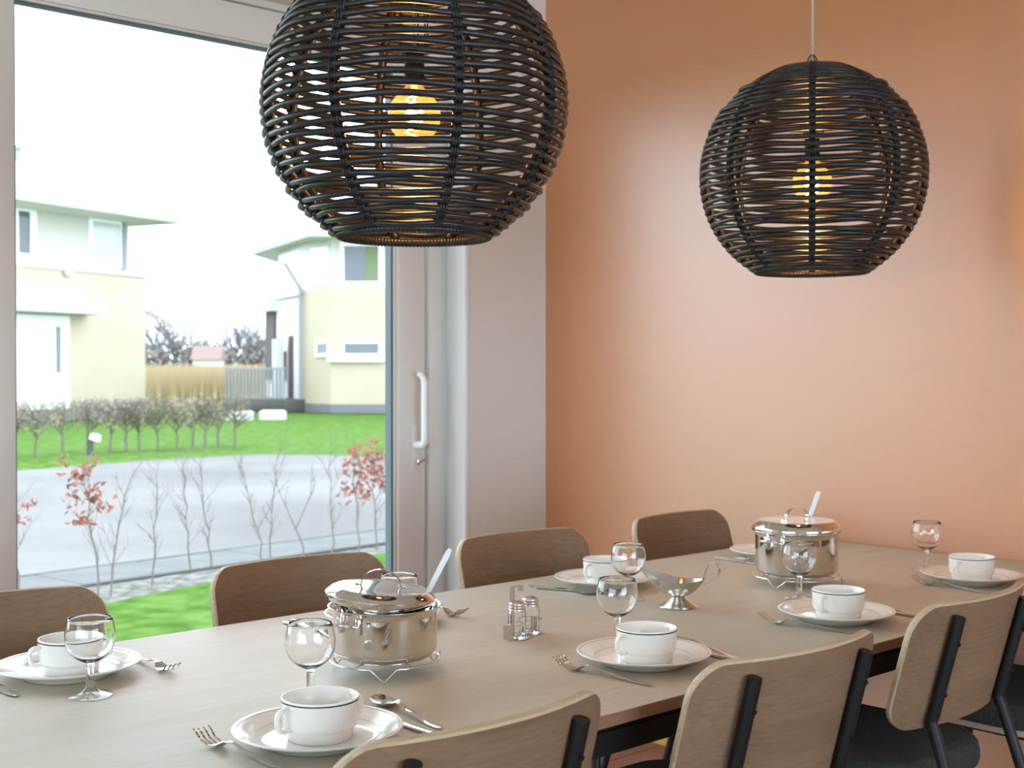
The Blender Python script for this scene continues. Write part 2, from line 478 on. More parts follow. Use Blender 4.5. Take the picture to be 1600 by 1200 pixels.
build('key_cylinder', kc, M['chrome'], d1)
d2 = struct(thing('door_2', None, None, (0,0,0)), 'fixed glass leaf left of the sliding door', 'door')
for (a,b) in ((OX0+.1,OX0+.2),(1.225,1.325)):
    build('stile', MB().box(a,b,3.72,3.79,.045,2.495,.004), M['frame'], d2)
build('rail', MB().box(OX0+.2,1.225,3.72,3.79,2.38,2.495,.004), M['frame'], d2)
build('rail', MB().box(OX0+.2,1.225,3.72,3.79,.045,.17,.004), M['frame'], d2)
build('pane', MB().box(OX0+.2,1.225,3.75,3.756,.17,2.38), M['pane'], d2, smooth=0)
# unseen windows: front one enlarged, left one added, to let in fill light
w1 = struct(thing('window_1', None, None, (0,0,0)), 'window in the wall behind the camera', 'window')
fm = MB()
for a,b in ((-.8,-.73),(2.53,2.6),(.87,.93)): fm.box(a,b,FY-.15,FY-.08,.3,2.4,.004)
for c,d in ((.3,.37),(2.33,2.4)): fm.box(-.73,2.53,FY-.145,FY-.085,c,d,.004)
build('window_frame', fm, M['frame'], w1)
build('pane', MB().box(-.73,2.53,FY-.118,FY-.112,.37,2.33), M['pane'], w1, smooth=0)
w2 = struct(thing('added_window', None, None, (0,0,0)), 'added wide window in the far left wall for fill light', 'window')
fm = MB()
for a,b in ((-2.2,-2.13),(2.13,2.2),(-.03,.03)): fm.box(LX-.15,LX-.08,a,b,.3,2.4,.004)
for c,d in ((.3,.37),(2.33,2.4)): fm.box(LX-.145,LX-.085,-2.13,2.13,c,d,.004)
build('window_frame', fm, M['frame'], w2)
build('pane', MB().box(LX-.118,LX-.112,-2.13,2.13,.37,2.33), M['pane'], w2, smooth=0)

# ------------------------------------------------------------------ outside ground
GZ = -0.12
def gpoly(name, pts, z, m, label, cat, kind='structure', th=.05):
    return tag(build(name, MB().prism(pts, z-th, z), m, smooth=0), label, cat, None, kind)
gpoly('ground', [(-300,3.9),(400,3.9),(400,450),(-300,450)], GZ-.02, M['grass'], 'wide green lawn beyond the road', 'lawn', th=.3)
gpoly('lawn', [(-8,3.86),(14,3.86),(14,9.05),(6.16,8.05),(4.97,7.93),(4.23,7.71),(3.56,7.5),(-8,6.2)], GZ, M['grass'], 'near patch of bright lawn outside the window', 'lawn')
gpoly('gravel', [(-8,6.2),(3.56,7.5),(4.23,7.71),(4.97,7.93),(6.16,8.05),(14,9.05),(14,9.2),(3.3,8.12),(-8,7.0)], GZ-.005, M['gravel'], 'pale gravel bed where the saplings stand', 'gravel bed')
gpoly('road', [(-60,2.5),(3.4,8.85),(7.1,9.30),(60,16.2),(60,24),(16,16.0),(12.9,17.0),(11.6,18.9),(9.4,18.75),(7.2,18.1),(-60,10)], GZ-.008, M['road'], 'wide damp grey asphalt road', 'road')
kb = thing('pavement', 'narrow concrete pavement strip along the near side of the road', 'pavement', (3.30,8.14,GZ), math.radians(6.8), kind='structure')
build('kerb', MB().box(-12,20,.60,.67,-.12,.012,.006), M['kerbdark'], kb)
build('edging', MB().box(-12,20,-.04,.0,-.12,.012,.006), M['kerbdark'], kb)
slab = None
for k in range(26):
    x0 = -6 + k*0.8
    mbx = MB().box(.004,.796,.004,.596,-.1,.012,.006,seg=1)
    if slab is None:
        slab = build('slab', mbx, M['paving'], kb, (x0,0,0))
    else:
        c = slab.copy(); COL.objects.link(c); c.location = (x0,0,random.uniform(-.002,.003))

# ------------------------------------------------------------------ houses beyond
h1 = thing('house', 'yellow and white house with low pale roof at the left of the window', 'house', (15.57,34.62,GZ), math.radians(20.5))
g = -GZ   # heights below are above the room floor, houses stand on the ground
build('lower_wall', MB().box(-8,2.6,0,8,0,4.05+g,.02), M['yellow'], h1)
build('plinth', MB().box(-8.02,2.62,-.03,8,0,.35+g), M['plinth'], h1)
build('upper_wall', MB().box(-8,2.2,.25,7.7,4.05+g,5.58+g,.02), M['pale_board'], h1)
build('wall_coping', MB().box(-8.05,2.65,-.05,8,4.0+g,4.14+g,.01), M['white_render'], h1)
rf = MB()
ex0, ex1, ey0, ey1 = -9, 3.0, -1.2, 8.4
rf.add([(ex0,ey0,5.62+g),(ex1,ey0,5.62+g),(ex1,ey1,5.62+g),(ex0,ey1,5.62+g),(ex0,ey0,5.86+g),(ex1,ey0,5.80+g),(ex1,ey1,5.86+g),(ex0,ey1,5.86+g),(-5.5,3.6,7.85+g),(-2.1,3.6,7.85+g)],
       [(0,1,5,4),(1,2,6,5),(2,3,7,6),(3,0,4,7),(4,5,9,8),(5,6,9),(6,7,8,9),(7,4,8)])
build('roof', rf, M['roof'], h1, smooth=0)
build('soffit', MB().box(ex0+.02,ex1-.02,ey0+.02,ey1-.02,5.57+g,5.62+g), M['soffit'], h1)
build('chimney', MB().box(-.40,-.26,1.95,2.1,6.6+g,7.52+g).box(-.45,-.21,1.90,2.15,7.5+g,7.6+g), M['zinc'], h1)
def win(parent, x0, x1, z0, z1, yf, glass, fw=.12, extra=None):
    f = MB()
    f.box(x0-fw,x0,yf-.05,yf+.08,z0-fw,z1+fw); f.box(x1,x1+fw,yf-.05,yf+.08,z0-fw,z1+fw)
    f.box(x0,x1,yf-.05,yf+.08,z0-fw,z0); f.box(x0,x1,yf-.05,yf+.08,z1,z1+fw)
    w = build('window', f, M['handle'], parent, smooth=0)
    build('pane', MB().box(x0,x1,yf-.01,yf+.02,z0,z1), glass, w, smooth=0)
    return w
win(h1, -1.95,-1.55,4.38+g,5.5+g,.25,M['hglass'],.22)
win(h1, .72,1.80,4.36+g,5.5+g,.25,M['hglass_pale'],.14)
build('corner_post', MB().box(1.86,2.0,.15,.3,4.14+g,5.57+g), M['zinc'], h1, smooth=0)
build('door_canopy', MB().box(-5,.25,-.7,.0,2.8+g,3.12+g,.02), M['white_render'], h1)
gd = build('garage_door', MB().box(-4.5,-.42,-.06,.05,.2+g,2.75+g,.01), M['handle'], h1)
build('pane', MB().box(-.92,-.78,-.09,-.04,1.2+g,2.45+g), M['hglass'], gd, smooth=0)
build('wall_lamp', MB().box(-.62,-.38,-.16,-.04,3.86+g,4.06+g,.03), M['white_render'], h1)

B = Vector((23.58,34.03)); A = Vector((23.65,35.74)); LL = Vector((25.32,40.59)); R = Vector((27.2,30.69))
rtv = Vector((math.sin(YAW), -math.cos(YAW))); fwv = Vector((math.cos(YAW), math.sin(YAW)))
R = B + rtv*5.5
C1 = R + fwv*9; C2 = LL + fwv*5
h2 = thing('house', 'pale yellow house with flat overhanging roof right of the far lawn', 'house', (B.x,B.y,GZ))
def rel(P, d=Vector((0,0))): return (P.x-B.x+d.x, P.y-B.y+d.y)
foot = [rel(p) for p in (LL,A,B,R,C1,C2)]
build('lower_wall', MB().prism([rel(A),rel(B),rel(R),rel(C1),rel(A,fwv*8)], 0, 3.85+g), M['yellow'], h2, smooth=0)
build('side_wall', MB().prism([rel(LL),rel(A),rel(A,fwv*7),rel(C2)], 0, 3.75+g), M['white_render'], h2, smooth=0)
def inset(pts, k):
    cx = sum(p[0] for p in pts)/len(pts); cy = sum(p[1] for p in pts)/len(pts)
    return [(cx+(p[0]-cx)*k, cy+(p[1]-cy)*k) for p in pts]
build('plinth', MB().prism(inset([rel(A),rel(B),rel(R),rel(C1),rel(A,fwv*8)],1.004), 0, .17+g), M['plinth'], h2, smooth=0)
build('upper_wall', MB().prism([rel(LL+(A-LL)*.37),rel(A),rel(B),rel(R),rel(C1),rel(LL+(A-LL)*.37,fwv*6)], 3.85+g, 5.4+g), M['white_render'], h2, smooth=0)
tipL = Vector((24.79,40.46)) - rtv*0.2
rp_ = [rel(tipL), rel(B, fwv*-1.0-rtv*.55), rel(R, fwv*-.9), rel(C1), rel(C2, fwv*1)]
build('roof', MB().prism(rp_, 5.46+g, 5.62+g), M['roof'], h2, smooth=0)
build('soffit', MB().prism(inset(rp_,.995), 5.40+g, 5.46+g), M['soffit'], h2, smooth=0)
def facade_win(P, Q, s0, s1, z0, z1, glass, fw=.12, inner=None):
    u = (Q-P).normalized(); n = Vector((u.y,-u.x))
    X = Matrix(((u.x,-n.x,0,P.x-B.x),(u.y,-n.y,0,P.y-B.y),(0,0,1,0),(0,0,0,1)))
    f = MB(); f.xf = X
    f.box(s0-fw,s0,-.06,.05,z0-fw,z1+fw); f.box(s1,s1+fw,-.06,.05,z0-fw,z1+fw)
    f.box(s0,s1,-.06,.05,z0-fw,z0); f.box(s0,s1,-.06,.05,z1,z1+fw)
    w = build('window', f, M['handle'], h2, smooth=0)
    p = MB(); p.xf = X; p.box(s0,s1,-.03,.02,z0,z1)
    build('pane', p, glass, w, smooth=0)
    if inner:
        c = MB(); c.xf = X; c.box(s0+(s1-s0)*.62,s1,-.045,-.03,z0,z1)
        build('curtain', c, M['curtain'], w, smooth=0)
def facade_box(name, P, Q, s0, s1, y0, y1, z0, z1, m):
    u = (Q-P).normalized(); n = Vector((u.y,-u.x))
    X = Matrix(((u.x,-n.x,0,P.x-B.x),(u.y,-n.y,0,P.y-B.y),(0,0,1,0),(0,0,0,1)))
    f = MB(); f.xf = X; f.box(s0,s1,y0,y1,z0,z1)
    return build(name, f, m, h2, smooth=0)
facade_win(B,R,.43,1.52,4.06+g,5.18+g,M['hglass'],.14,True)
facade_win(B,R,.43,1.52,1.77+g,2.10+g,M['hglass'],.10)
facade_box('window_sill',B,R,-.1,1.7,-.16,0,1.52+g,1.68+g,M['handle'])
facade_win(A,B,.70,1.45,4.10+g,5.05+g,M['hglass_pale'],.12)
facade_win(A,B,.95,1.58,1.78+g,2.10+g,M['hglass'],.10)
facade_win(LL,A,2.2,4.75,4.05+g,5.1+g,M['hglass_pale'],.1)
facade_box('wall_coping',LL,A,-.1,5.13,-.1,.1,3.72+g,3.86+g,M['white_render'])
facade_box('cladding_panel',LL,A,.1,1.45,-.08,.02,.9+g,3.3+g,M['purple'])
facade_box('cladding_panel',LL,A,1.7,2.9,-.08,.02,.9+g,1.9+g,M['purple'])
facade_box('cladding_panel',LL,A,3.5,3.9,-.08,.02,.3+g,2.4+g,M['purple'])
facade_box('wall_box',LL,A,.0,1.7,-.35,.0,3.32+g,3.62+g,M['white_render'])
facade_box('porch_post',LL,A,2.95,3.4,-.5,-.2,0,2.3+g,M['white_render'])
dpp = MB(); q = rel(A, -fwv*.12-rtv*.05)
dpp.tube([(q[0],q[1],0),(q[0],q[1],3.9+g),(q[0]-.52*rtv.x,q[1]-.52*rtv.y,4.75+g)], .06, 8)
build('downpipe', dpp, M['zinc'], h2)
# deck with railing
dk0 = Vector((22.9,39.4)); dk1 = Vector((22.9,35.6))
du = (dk1-dk0).normalized(); dl = (dk1-dk0).length
deck = thing('deck', 'small raised grey deck with railing beside the pale yellow house', 'deck', (dk0.x,dk0.y,GZ), math.atan2(du.y,du.x))
build('platform', MB().box(0,dl,0,1.6,.0,.42,.02), M['dark'], deck)
build('top_rail', MB().box(0,dl,-.03,.05,1.38,1.46), M['zinc'], deck, smooth=0)
bar = None
for k in range(17):
    x = .1 + k*(dl-.2)/16
    if bar is None: bar = build('baluster', MB().box(-.03,.03,-.02,.03,.42,1.38), M['zinc'], deck, (x,0,0), smooth=0)
    else:
        c = bar.copy(); COL.objects.link(c); c.location = (x,0,0)
for i,(x,y,lb) in enumerate(((18.9,31.7,'white block on the far lawn, left one near the deck'),(19.75,31.35,'white block on the far lawn, right one near the deck'))):
    pb = MB().box(-.35,.35,-.2,.2,0,.24,.02).box(-.3,.3,-.15,.15,.24,.27,.01)
    tag(build('planter_box', pb, M['white_render'], None, (x,y,GZ-.02), (0,0,YAW-PI/2)), lb, 'planter', 'white blocks on the far lawn')

# ------------------------------------------------------------------ plants outside
def twigs(mb, p, d, L, r, depth, rng, spread=.6, n=4, sides=3):
    """recursive bare branch"""
    pts = [Vector(p)]
    dd = Vector(d).normalized()
    k = 4
    for i in range(k):
        dd = (dd + Vector((rng.uniform(-1,1),rng.uniform(-1,1),rng.uniform(-.3,.6)))*.16).normalized()
        pts.append(pts[-1] + dd*(L/k))
    mb.tube(pts, [r*(1-.16*i) for i in range(k+1)], sides, caps=False)
    if depth > 0:
        for j in range(n):
            b = pts[rng.randint(1,k)]
            a = rng.uniform(0,2*PI)
            nd = (dd + Vector((math.cos(a),math.sin(a),rng.uniform(-.1,.5)))*spread).normalized()
            twigs(mb, b, nd, L*rng.uniform(.4,.65), r*.55, depth-1, rng, spread, n, sides)
    return pts

def leafquads(mb, c, n, spread, size, rng):
    for _ in range(n):
        p = Vector(c) + Vector((rng.gauss(0,1),rng.gauss(0,1),rng.gauss(0,1)))*spread
        a = Vector((rng.uniform(-1,1),rng.uniform(-1,1),rng.uniform(-1,1))).normalized()*size
        b = a.orthogonal().normalized()*size*.55
        nn = a.cross(b).normalized()*size*.2
        mb.add([p-a, p-b*.9+nn, p+a, p+b*.9+nn], [(0,1,2),(0,2,3)])

saps = [(3.60,7.74,.81,-.10,1,'tall beech sapling with rust leaves, left one in the gravel bed'),
        (3.67,7.74,.73,.13,0,'bare sapling leaning right beside the left rust-leaved sapling'),
        (4.06,7.91,.75,.03,0,'straight bare sapling standing alone left of the middle of the bed'),
        (4.53,8.29,.75,-.05,0,'bare twiggy sapling behind the second chair, left of a close pair'),
        (4.70,8.29,.75,-.08,0,'bare twiggy sapling behind the second chair, right of a close pair'),
        (5.14,8.21,.77,.06,0,'upright bare sapling near the middle of the window, right of a crossing pair'),
        (5.03,8.11,.73,-.17,0,'bare sapling leaning left near the middle of the window'),
        (5.51,8.31,.59,-.18,2,'short bare sapling forked in a wide V shape'),
        (5.79,8.33,.78,-.03,0,'thin straight bare sapling left of the rust-leaved group'),
        (5.98,8.25,.77,-.05,1,'beech sapling with dense rust leaves at its top, left of the right-hand group'),
        (6.16,8.28,.78,-.02,1,'beech sapling with rust leaves, middle one of the right-hand group'),
        (6.31,8.29,.80,-.03,1,'beech sapling with rust leaves right beside the window stile'),
        (3.25,8.13,.56,-.06,3,'low sapling with a single tuft of rust leaves by the left mullion')]
for i,(x,y,h,lean,kd,lb) in enumerate(saps):
    rng = random.Random(100+i)
    o = thing('beech_sapling', lb, 'sapling', (x,y,GZ-.01), 0, 'young beech saplings in the gravel bed')
    mb = MB()
    lv = Vector((rtv.x*lean, rtv.y*lean, 0))
    pts = []
    for k in range(9):
        t = k/8
        pts.append(Vector((0,0,h*t)) + lv*(t**1.3) + Vector((rng.uniform(-1,1),rng.uniform(-1,1),0))*.012)
    if kd == 2:
        base = pts[:4]
        mb.tube(base, [.0085,.0078,.007,.0064], 6)
        for s in (1,-1):
            br = [base[-1] + Vector((rtv.x*s*.02*k*1.15, rtv.y*s*.02*k*1.15, h*.09*k))*1.0 for k in range(8)]
            mb.tube(br, [.006-.0006*k for k in range(8)], 5)
            for k in (3,5,6): twigs(mb, br[k], (rng.uniform(-.5,.5),rng.uniform(-.5,.5),1), .16, .0028, 1, rng)
    else:
        mb.tube(pts, [.0078-.00068*k for k in range(9)], 6)
        for k in range(2,9):
            for _ in range(2):
                a = rng.uniform(0,2*PI)
                twigs(mb, pts[k], (math.cos(a)*.6,math.sin(a)*.6,.9), rng.uniform(.10,.22), .0026, 1, rng, n=4)
    build('stem', mb, M['twig'], o)
    if kd in (1,3):
        lm = MB()
        for k in ((5,6,7,8) if kd == 1 else (8,)):
            for _ in range(5 if kd == 1 else 4):
                c = pts[k] + Vector((rng.uniform(-1,1)*.09,rng.uniform(-1,1)*.09,rng.uniform(-.05,.06)))
                leafquads(lm, c, 9, .028, .026, rng)
        tag(build('leaves', lm, M['beech'], o, smooth=0), kind='stuff')

hv = []
hedge = [(8.57,20.75),(9.23,21.22),(9.8,21.5),(10.05,21.15),(10.33,21.13),(10.58,21.14),(10.91,21.08),(11.25,21.01),(11.64,21.15),(11.78,20.95),(12.1,21.06),(12.5,21.15),(8.0,20.7),(8.25,20.8)]
hproto = []
for v in range(3):
    rng = random.Random(40+v)
    o = thing('hedge_shrub', 'bare clipped hedge shrub in the row across the road', 'shrub', (0,0,GZ-.02), 0, 'bare clipped shrubs of the hedge across the road')
    mb = MB()
    tk = [Vector((rng.uniform(-.007,.007)*k, rng.uniform(-.007,.007)*k, .105*k)) for k in range(7)]
    mb.tube(tk, [.026-.002*k for k in range(7)], 6)
    for k in range(3,7):
        for _ in range(5):
            a = rng.uniform(0,2*PI)
            twigs(mb, tk[k], (math.cos(a)*.8,math.sin(a)*.8,.75), .33, .0085, 2, rng, n=4, spread=.65)
    mb.v = [(x,y,min(z,.93+.02*math.sin(x*20))) for x,y,z in mb.v]
    build('branches', mb, M['hedgewood'], o)
    lm = MB()
    for _ in range(30):
        leafquads(lm, (rng.uniform(-.36,.36),rng.uniform(-.25,.25),rng.uniform(.5,.88)), 9, .06, .03, rng)
    tag(build('leaves', lm, M['hedgeleaf'], o, smooth=0), kind='stuff')
    hproto.append(o)
hedge.sort(key=lambda p: p[0]*rtv.x/(p[0]*fwv.x+p[1]*fwv.y)+p[1]*rtv.y/(p[0]*fwv.x+p[1]*fwv.y))
ordn = ['leftmost','second','third','fourth','fifth','sixth','seventh','eighth','ninth','tenth','eleventh','twelfth','thirteenth','last']
for i,(x,y) in enumerate(hedge):
    hl = 'bare clipped hedge shrub across the road, ' + ordn[i] + (' of the row' if i in (0,13) else ' from the left in the row')
    if i < 3:
        hproto[i].location = (x,y,GZ-.02); hproto[i]['label'] = hl
    else:
        dup(hproto[i%3], (x,y,GZ-.02), i*1.3, hl)

bl = thing('bollard_light', 'small dark garden bollard light with white head near the hedge', 'garden lamp', (9.43,20.6,GZ-.02))
build('post', MB().lathe([(0,0),(.055,0),(.055,.26),(.06,.27),(0,.27)], 14), M['dark'], bl)
hm = MB(); hm.xf = Matrix.Rotation(math.radians(18),4,'Y')
hm.lathe([(0,.25),(.085,.25),(.095,.29),(.085,.35),(.05,.37),(0,.375)], 14)
build('lamp_head', hm, M['handle'], bl)

rng = random.Random(5)
tlabels = ['grey bare tree on the horizon just right of the yellow house','low bare tree on the horizon, second from the yellow house','bare tree on the horizon behind the red roof','bare tree on the horizon right of the red roof','tall grey bare tree on the horizon left of the deck','broad bare tree on the horizon behind the deck']
for i,(x,y,h,w) in enumerate(((61.8,120,5.6,1.3),(63.2,118.6,7.2,1.5),(65.0,117,4.6,1.2),(66.4,115.8,4.4,1.3),(68.0,114.2,6.6,1.5),(69.6,113,5.2,1.6))):
    o = thing('bare_tree', tlabels[i], 'tree', (x,y,GZ-.3))
    mb = MB()
    tk = [Vector((rng.uniform(-.06,.06)*k, rng.uniform(-.06,.06)*k, h*.1*k)) for k in range(8)]
    mb.tube(tk, [.16-.015*k for k in range(8)], 6)
    build('trunk', mb, M['tree'], o)
    mb = MB()
    for k in range(2,8):
        for _ in range(6):
            a = rng.uniform(0,2*PI)
            twigs(mb, tk[k], (math.cos(a),math.sin(a),.9), h*.27*w, .085, 2, rng, n=5, spread=.7)
    build('crown', mb, M['tree'], o)
mb = MB()
for _ in range(8000):
    t = rng.random()
    px = 50 + t*34; py = 126 - t*22 + rng.uniform(-5,5)
    hh = 3.3 + 1.3*noise.noise(Vector((t*9,0,0))) 
    z = -.3 + (max(1.8,hh)+.3)*rng.random()**1.15
    p = Vector((px,py,z)); s = rng.uniform(.18,.4)
    a = Vector((rng.uniform(-1,1),rng.uniform(-1,1),rng.uniform(-1,1))).normalized()*s; b = a.orthogonal().normalized()*s*.6
    mb.add([p-a,p-b,p+a,p+b],[(0,1,2,3)])
tag(build('thicket', mb, M['thicket'], smooth=0), 'low brownish winter thicket along the horizon', 'thicket', None, 'stuff')
mb = MB()
for _ in range(9000):
    d = rng.uniform(50,84); px = rng.uniform(205,440)
    v = fwv + rtv*((px-800)/2020)
    b = Vector((v.x*d, v.y*d, GZ-.05)); h = rng.uniform(1.2,1.75) + .25*noise.noise(Vector((b.x*.1,b.y*.1,0)))
    w = rng.uniform(.03,.07); ln = rng.uniform(-.2,.2)
    q = Vector((rtv.x,rtv.y,0))*w; t = b + Vector((ln*rtv.x,ln*rtv.y,h))
    k = Vector((fwv.x,fwv.y,0))*w*.5
    mb.add([b-q,b+q,b+k,t],[(0,1,3),(1,2,3),(2,0,3)])
tag(build('reed_bed', mb, M['reed'], smooth=0), 'tan strip of dry reeds behind the hedge', 'reeds', None, 'stuff')
fh = thing('house', 'tiny far house with red roof on the horizon', 'house', (60.5,107,GZ), YAW-PI/2)
build('wall', MB().box(-1.2,1.2,-1,1,0,2.3), M['white_render'], fh, smooth=0)
rf = MB(); rf.add([(-1.4,-1.3,2.2),(1.4,-1.3,2.2),(1.4,1.3,2.2),(-1.4,1.3,2.2),(-1.4,0,3.5),(1.4,0,3.5)],[(0,1,5,4),(2,3,4,5),(1,2,5),(3,0,4),(3,2,1,0)])
build('roof', rf, M['redroof'], fh, smooth=0)

# ------------------------------------------------------------------ dining table
T = 0.785
TX0, TX1, TY0, TY1 = 0.50, 3.436, 1.361, 2.378
tb = thing('dining_table', 'long dining table with pale limed oak top and black metal frame', 'table', ((TX0+TX1)/2,(TY0+TY1)/2,0))
hx, hy = (TX1-TX0)/2, (TY1-TY0)/2
top = build('tabletop', MB().box(-hx,hx,-hy,hy,T-.0206,T,.0012,seg=1), [M['table'], M['table_edge']], tb)
for p in top.data.polygons:
    p.material_index = 0 if p.normal.z > .9 else 1
for y in (-hy+.024, hy-.024-.03):
    ap = MB().box(-hx+.07,hx-.07,y,y+.03,.711,.7505,.002,seg=1).box(-hx+.07,hx-.07,y+.003,y+.027,.7505,T-.0206)
    build('apron', ap, M['black_metal'], tb)
for x in (-hx+.04, hx-.07):
    build('apron', MB().box(x,x+.03,-hy+.054,hy-.054,.711,T-.0206,.002,seg=1), M['black_metal'], tb)
for sx in (-1,1):
    for sy in (-1,1):
        cx, cy = sx*(hx-.052), sy*(hy-.052)
        build('leg', MB().box(cx-.028,cx+.028,cy-.028,cy+.028,0,T-.0206,.004), M['black_metal'], tb)

# ------------------------------------------------------------------ chairs
def chair_proto():
    o = thing('dining_chair', 'x', 'chair', (0,0,0), 0, 'dining chairs around the long table')
    # curved plywood backrest
    Wd, z0, z1, th = .235, .627, .877, .016
    r1, r0 = .062, .058
    rows = []
    for k in range(9):
        a = PI/2*k/8
        rows.append((z0 + r0*(1-math.cos(a)), Wd - r0 + r0*math.sin(a)))
    for k in range(1,6): rows.append((z0+r0+(z1-r1-z0-r0)*k/6, Wd))
    for k in range(9):
        a = PI/2*(1-k/8)
        rows.append((z1 - r1*(1-math.cos(a)), Wd - r1 + r1*math.sin(a)))
    NX = 20
    def surf(x, z, d):
        y = -.223 + (.85-z)*.268 + .052*((x/Wd)**2 - .386)
        sl = .104*x/(Wd*Wd)
        n = Vector((-sl,1,.268)).normalized()      # towards the sitter
        return Vector((x,y,z)) + n*d
    mb = MB(); vs = []; 
    R_ = len(rows)
    layers = ((0.0,1.0),(th,1.0))
    bev = .003
    for d in (0.0, bev, th-bev, th):
        ins = bev if d in (0.0, th) else 0.0
        for i,(z,w) in enumerate(rows):
            zz = min(max(z, z0+ins), z1-ins)
            ww = w - ins
            for j in range(NX+1):
                x = -ww + 2*ww*j/NX
                vs.append(surf(x,zz,d))
    def id(l,i,j): return l*R_*(NX+1) + i*(NX+1) + j
    fa = []; fe = []
    for i in range(R_-1):
        for j in range(NX):
            fa.append((id(0,i,j),id(0,i,j+1),id(0,i+1,j+1),id(0,i+1,j)))
            fa.append((id(3,i,j),id(3,i+1,j),id(3,i+1,j+1),id(3,i,j+1)))
    ring = [(0,j) for j in range(NX+1)] + [(i,NX) for i in range(1,R_)] + [(R_-1,j) for j in range(NX-1,-1,-1)] + [(i,0) for i in range(R_-2,0,-1)]
    for l in range(3):
        for k in range(len(ring)):
            a = ring[k]; b = ring[(k+1)%len(ring)]
            fe.append((id(l,*a),id(l+1,*a),id(l+1,*b),id(l,*b)))
    mb.add(vs, fa, 0)
    mb.f += fe; mb.mi += [1]*len(fe)
    tag(build('backrest', mb, [M['chair_wood'], M['ply']], o, smooth=40))
    # rear legs run up behind the backrest
    for s in (-1,1):
        x = s*.143
        top = Vector((x,-.237,.852)); bend = Vector((x,-.182,.645)); foot_ = Vector((x*1.18,-.39,.0))
        path = [top]
        for t in (.3,.6,.85,.95): path.append(top.lerp(bend,t))
        dn = (foot_-bend)
        path += [bend + Vector((0,.0015,-.004)), bend + dn*.03, bend+dn*.3, bend+dn*.65, foot_]
        build('leg', MB().tube(path, .0118, 12), M['black_metal'], o, smooth=60)
        cap = MB()
        nn = Vector((0,-.966,-.26)).normalized()
        for z in (.70,.80):
            c = Vector((x, -.237 + (.852-z)*.266, z)) - Vector((0,.011,0))
            cap.tube([c, c + Vector((0,-.004,-.001))], .004, 8)
        build('screw', cap, M['black_metal'], o)
        fr = [(s*.15,.235,.472),(s*.155,.245,.44),(s*.165,.275,.0)]
        build('leg', MB().tube(fr, .0112, 12), M['black_metal'], o, smooth=60)
        jy = -.182 - (.645-.472)*.2079/.645*1.0
        build('seat_rail', MB().tube([(x*1.04,-.182-.208*(.645-.472)/.645,.472),(s*.15,.236,.472)], .0105, 10), M['black_metal'], o, smooth=60)
    build('cross_bar', MB().tube([(-.15,.2,.468),(.15,.2,.468)], .009, 8).tube([(-.146,-.10,.468),(.146,-.10,.468)], .009, 8), M['black_metal'], o, smooth=60)
    # seat: plywood board and padded cushion with a rounded outline
    def outline(hx, y0, y1, rf, rr, n=8):
        pts = []
        for (cx,cy,r,a0) in ((hx-rf,y1-rf,rf,0),(-hx+rf,y1-rf,rf,90),(-hx+rr,y0+rr,rr,180),(hx-rr,y0+rr,rr,270)):
            for k in range(n+1):
                a = math.radians(a0+90*k/n); pts.append((cx+r*math.cos(a), cy+r*math.sin(a)))
        return pts
    ol = outline(.212,-.155,.285,.07,.13)
    build('seat_board', MB().prism(ol,.484,.497), M['ply'], o, smooth=40)
    mb = MB(); n = len(ol); vs = []; fs = []
    prof = [(1.0,.4975),(1.012,.508),(1.012,.525),(1.0,.539),(.965,.549),(.9,.554),(.6,.557),(.25,.558)]
    cx_, cy_ = 0, .065
    for k,z in prof:
        for p in ol: vs.append((cx_+(p[0]-cx_)*k, cy_+(p[1]-cy_)*k, z))
    for i in range(len(prof)-1):
        for k in range(n):
            k2 = (k+1)%n; fs.append((i*n+k,i*n+k2,(i+1)*n+k2,(i+1)*n+k))
    fs.append(tuple(range(n-1,-1,-1))); fs.append(tuple((len(prof)-1)*n+k for k in range(n)))
    mb.add(vs,fs)
    pad = build('seat_pad', mb, M['fabric'], o, smooth=50)
    return o
cp = chair_proto()
chairs = [
 (1.091,1.437,0,'greige plywood chair at the near left, its cut off by the frame bottom'),
 (1.745,1.413,-2.7,'greige plywood chair with two black tubes, near side, second from the left'),
 (2.396,1.453,2.1,'greige plywood chair on the near side, third from the left, whole backrest in view'),
 (3.03,1.43,0,'dark-padded chair mostly cut off at the lower right, next to the apricot wall'),
 (0.935,2.322,177,'brown plywood chair on the window side, leftmost, behind the cup and glass'),
 (1.648,2.324,177.5,'brown plywood chair on the window side, in front of the lawn and road'),
 (2.348,2.320,178,'brown plywood chair on the window side, in front of the narrow white wall'),
 (3.02,2.326,183,'brown plywood chair on the window side, in front of the apricot wall')]
for i,(x,y,rz,lb) in enumerate(chairs):
    if i == 0:
        cp.location = (x,y,0); cp.rotation_euler = (0,0,math.radians(rz)); cp['label'] = lb
    else:
        dup(cp, (x,y,0), math.radians(rz), lb)

# ------------------------------------------------------------------ crockery
pz = .0006
def plate_proto():
    o = thing('dinner_plate', 'x', 'plate', (0,0,0), 0, 'white dinner plates')
    prof = [(0,.002),(.062,.002),(.066,0),(.074,0),(.078,.003),(.088,.0085),(.104,.0145),(.1195,.0205),(.1218,.0220),(.1222,.0232),(.1212,.0240),(.119,.0238),(.104,.0185),(.0895,.0130),(.0855,.0106),(.081,.0078),(.074,.0062),(.05,.0058),(0,.0058)]
    build('plate_body', MB().lathe(prof, 72), M['ceramic'], o, smooth=50)
    build('rim_stripe', MB().lathe([(.1155,.02245),(.1165,.0229),(.1172,.02315),(.1168,.0234),(.1160,.0233),(.1152,.0229),(.1155,.02245)], 72), M['grey_stripe'], o, smooth=50)
    build('rim_stripe', MB().lathe([(.0888,.0124),(.0896,.0128),(.0894,.0133),(.0886,.0129),(.0888,.0124)], 72), M['grey_stripe'], o, smooth=50)
    return o
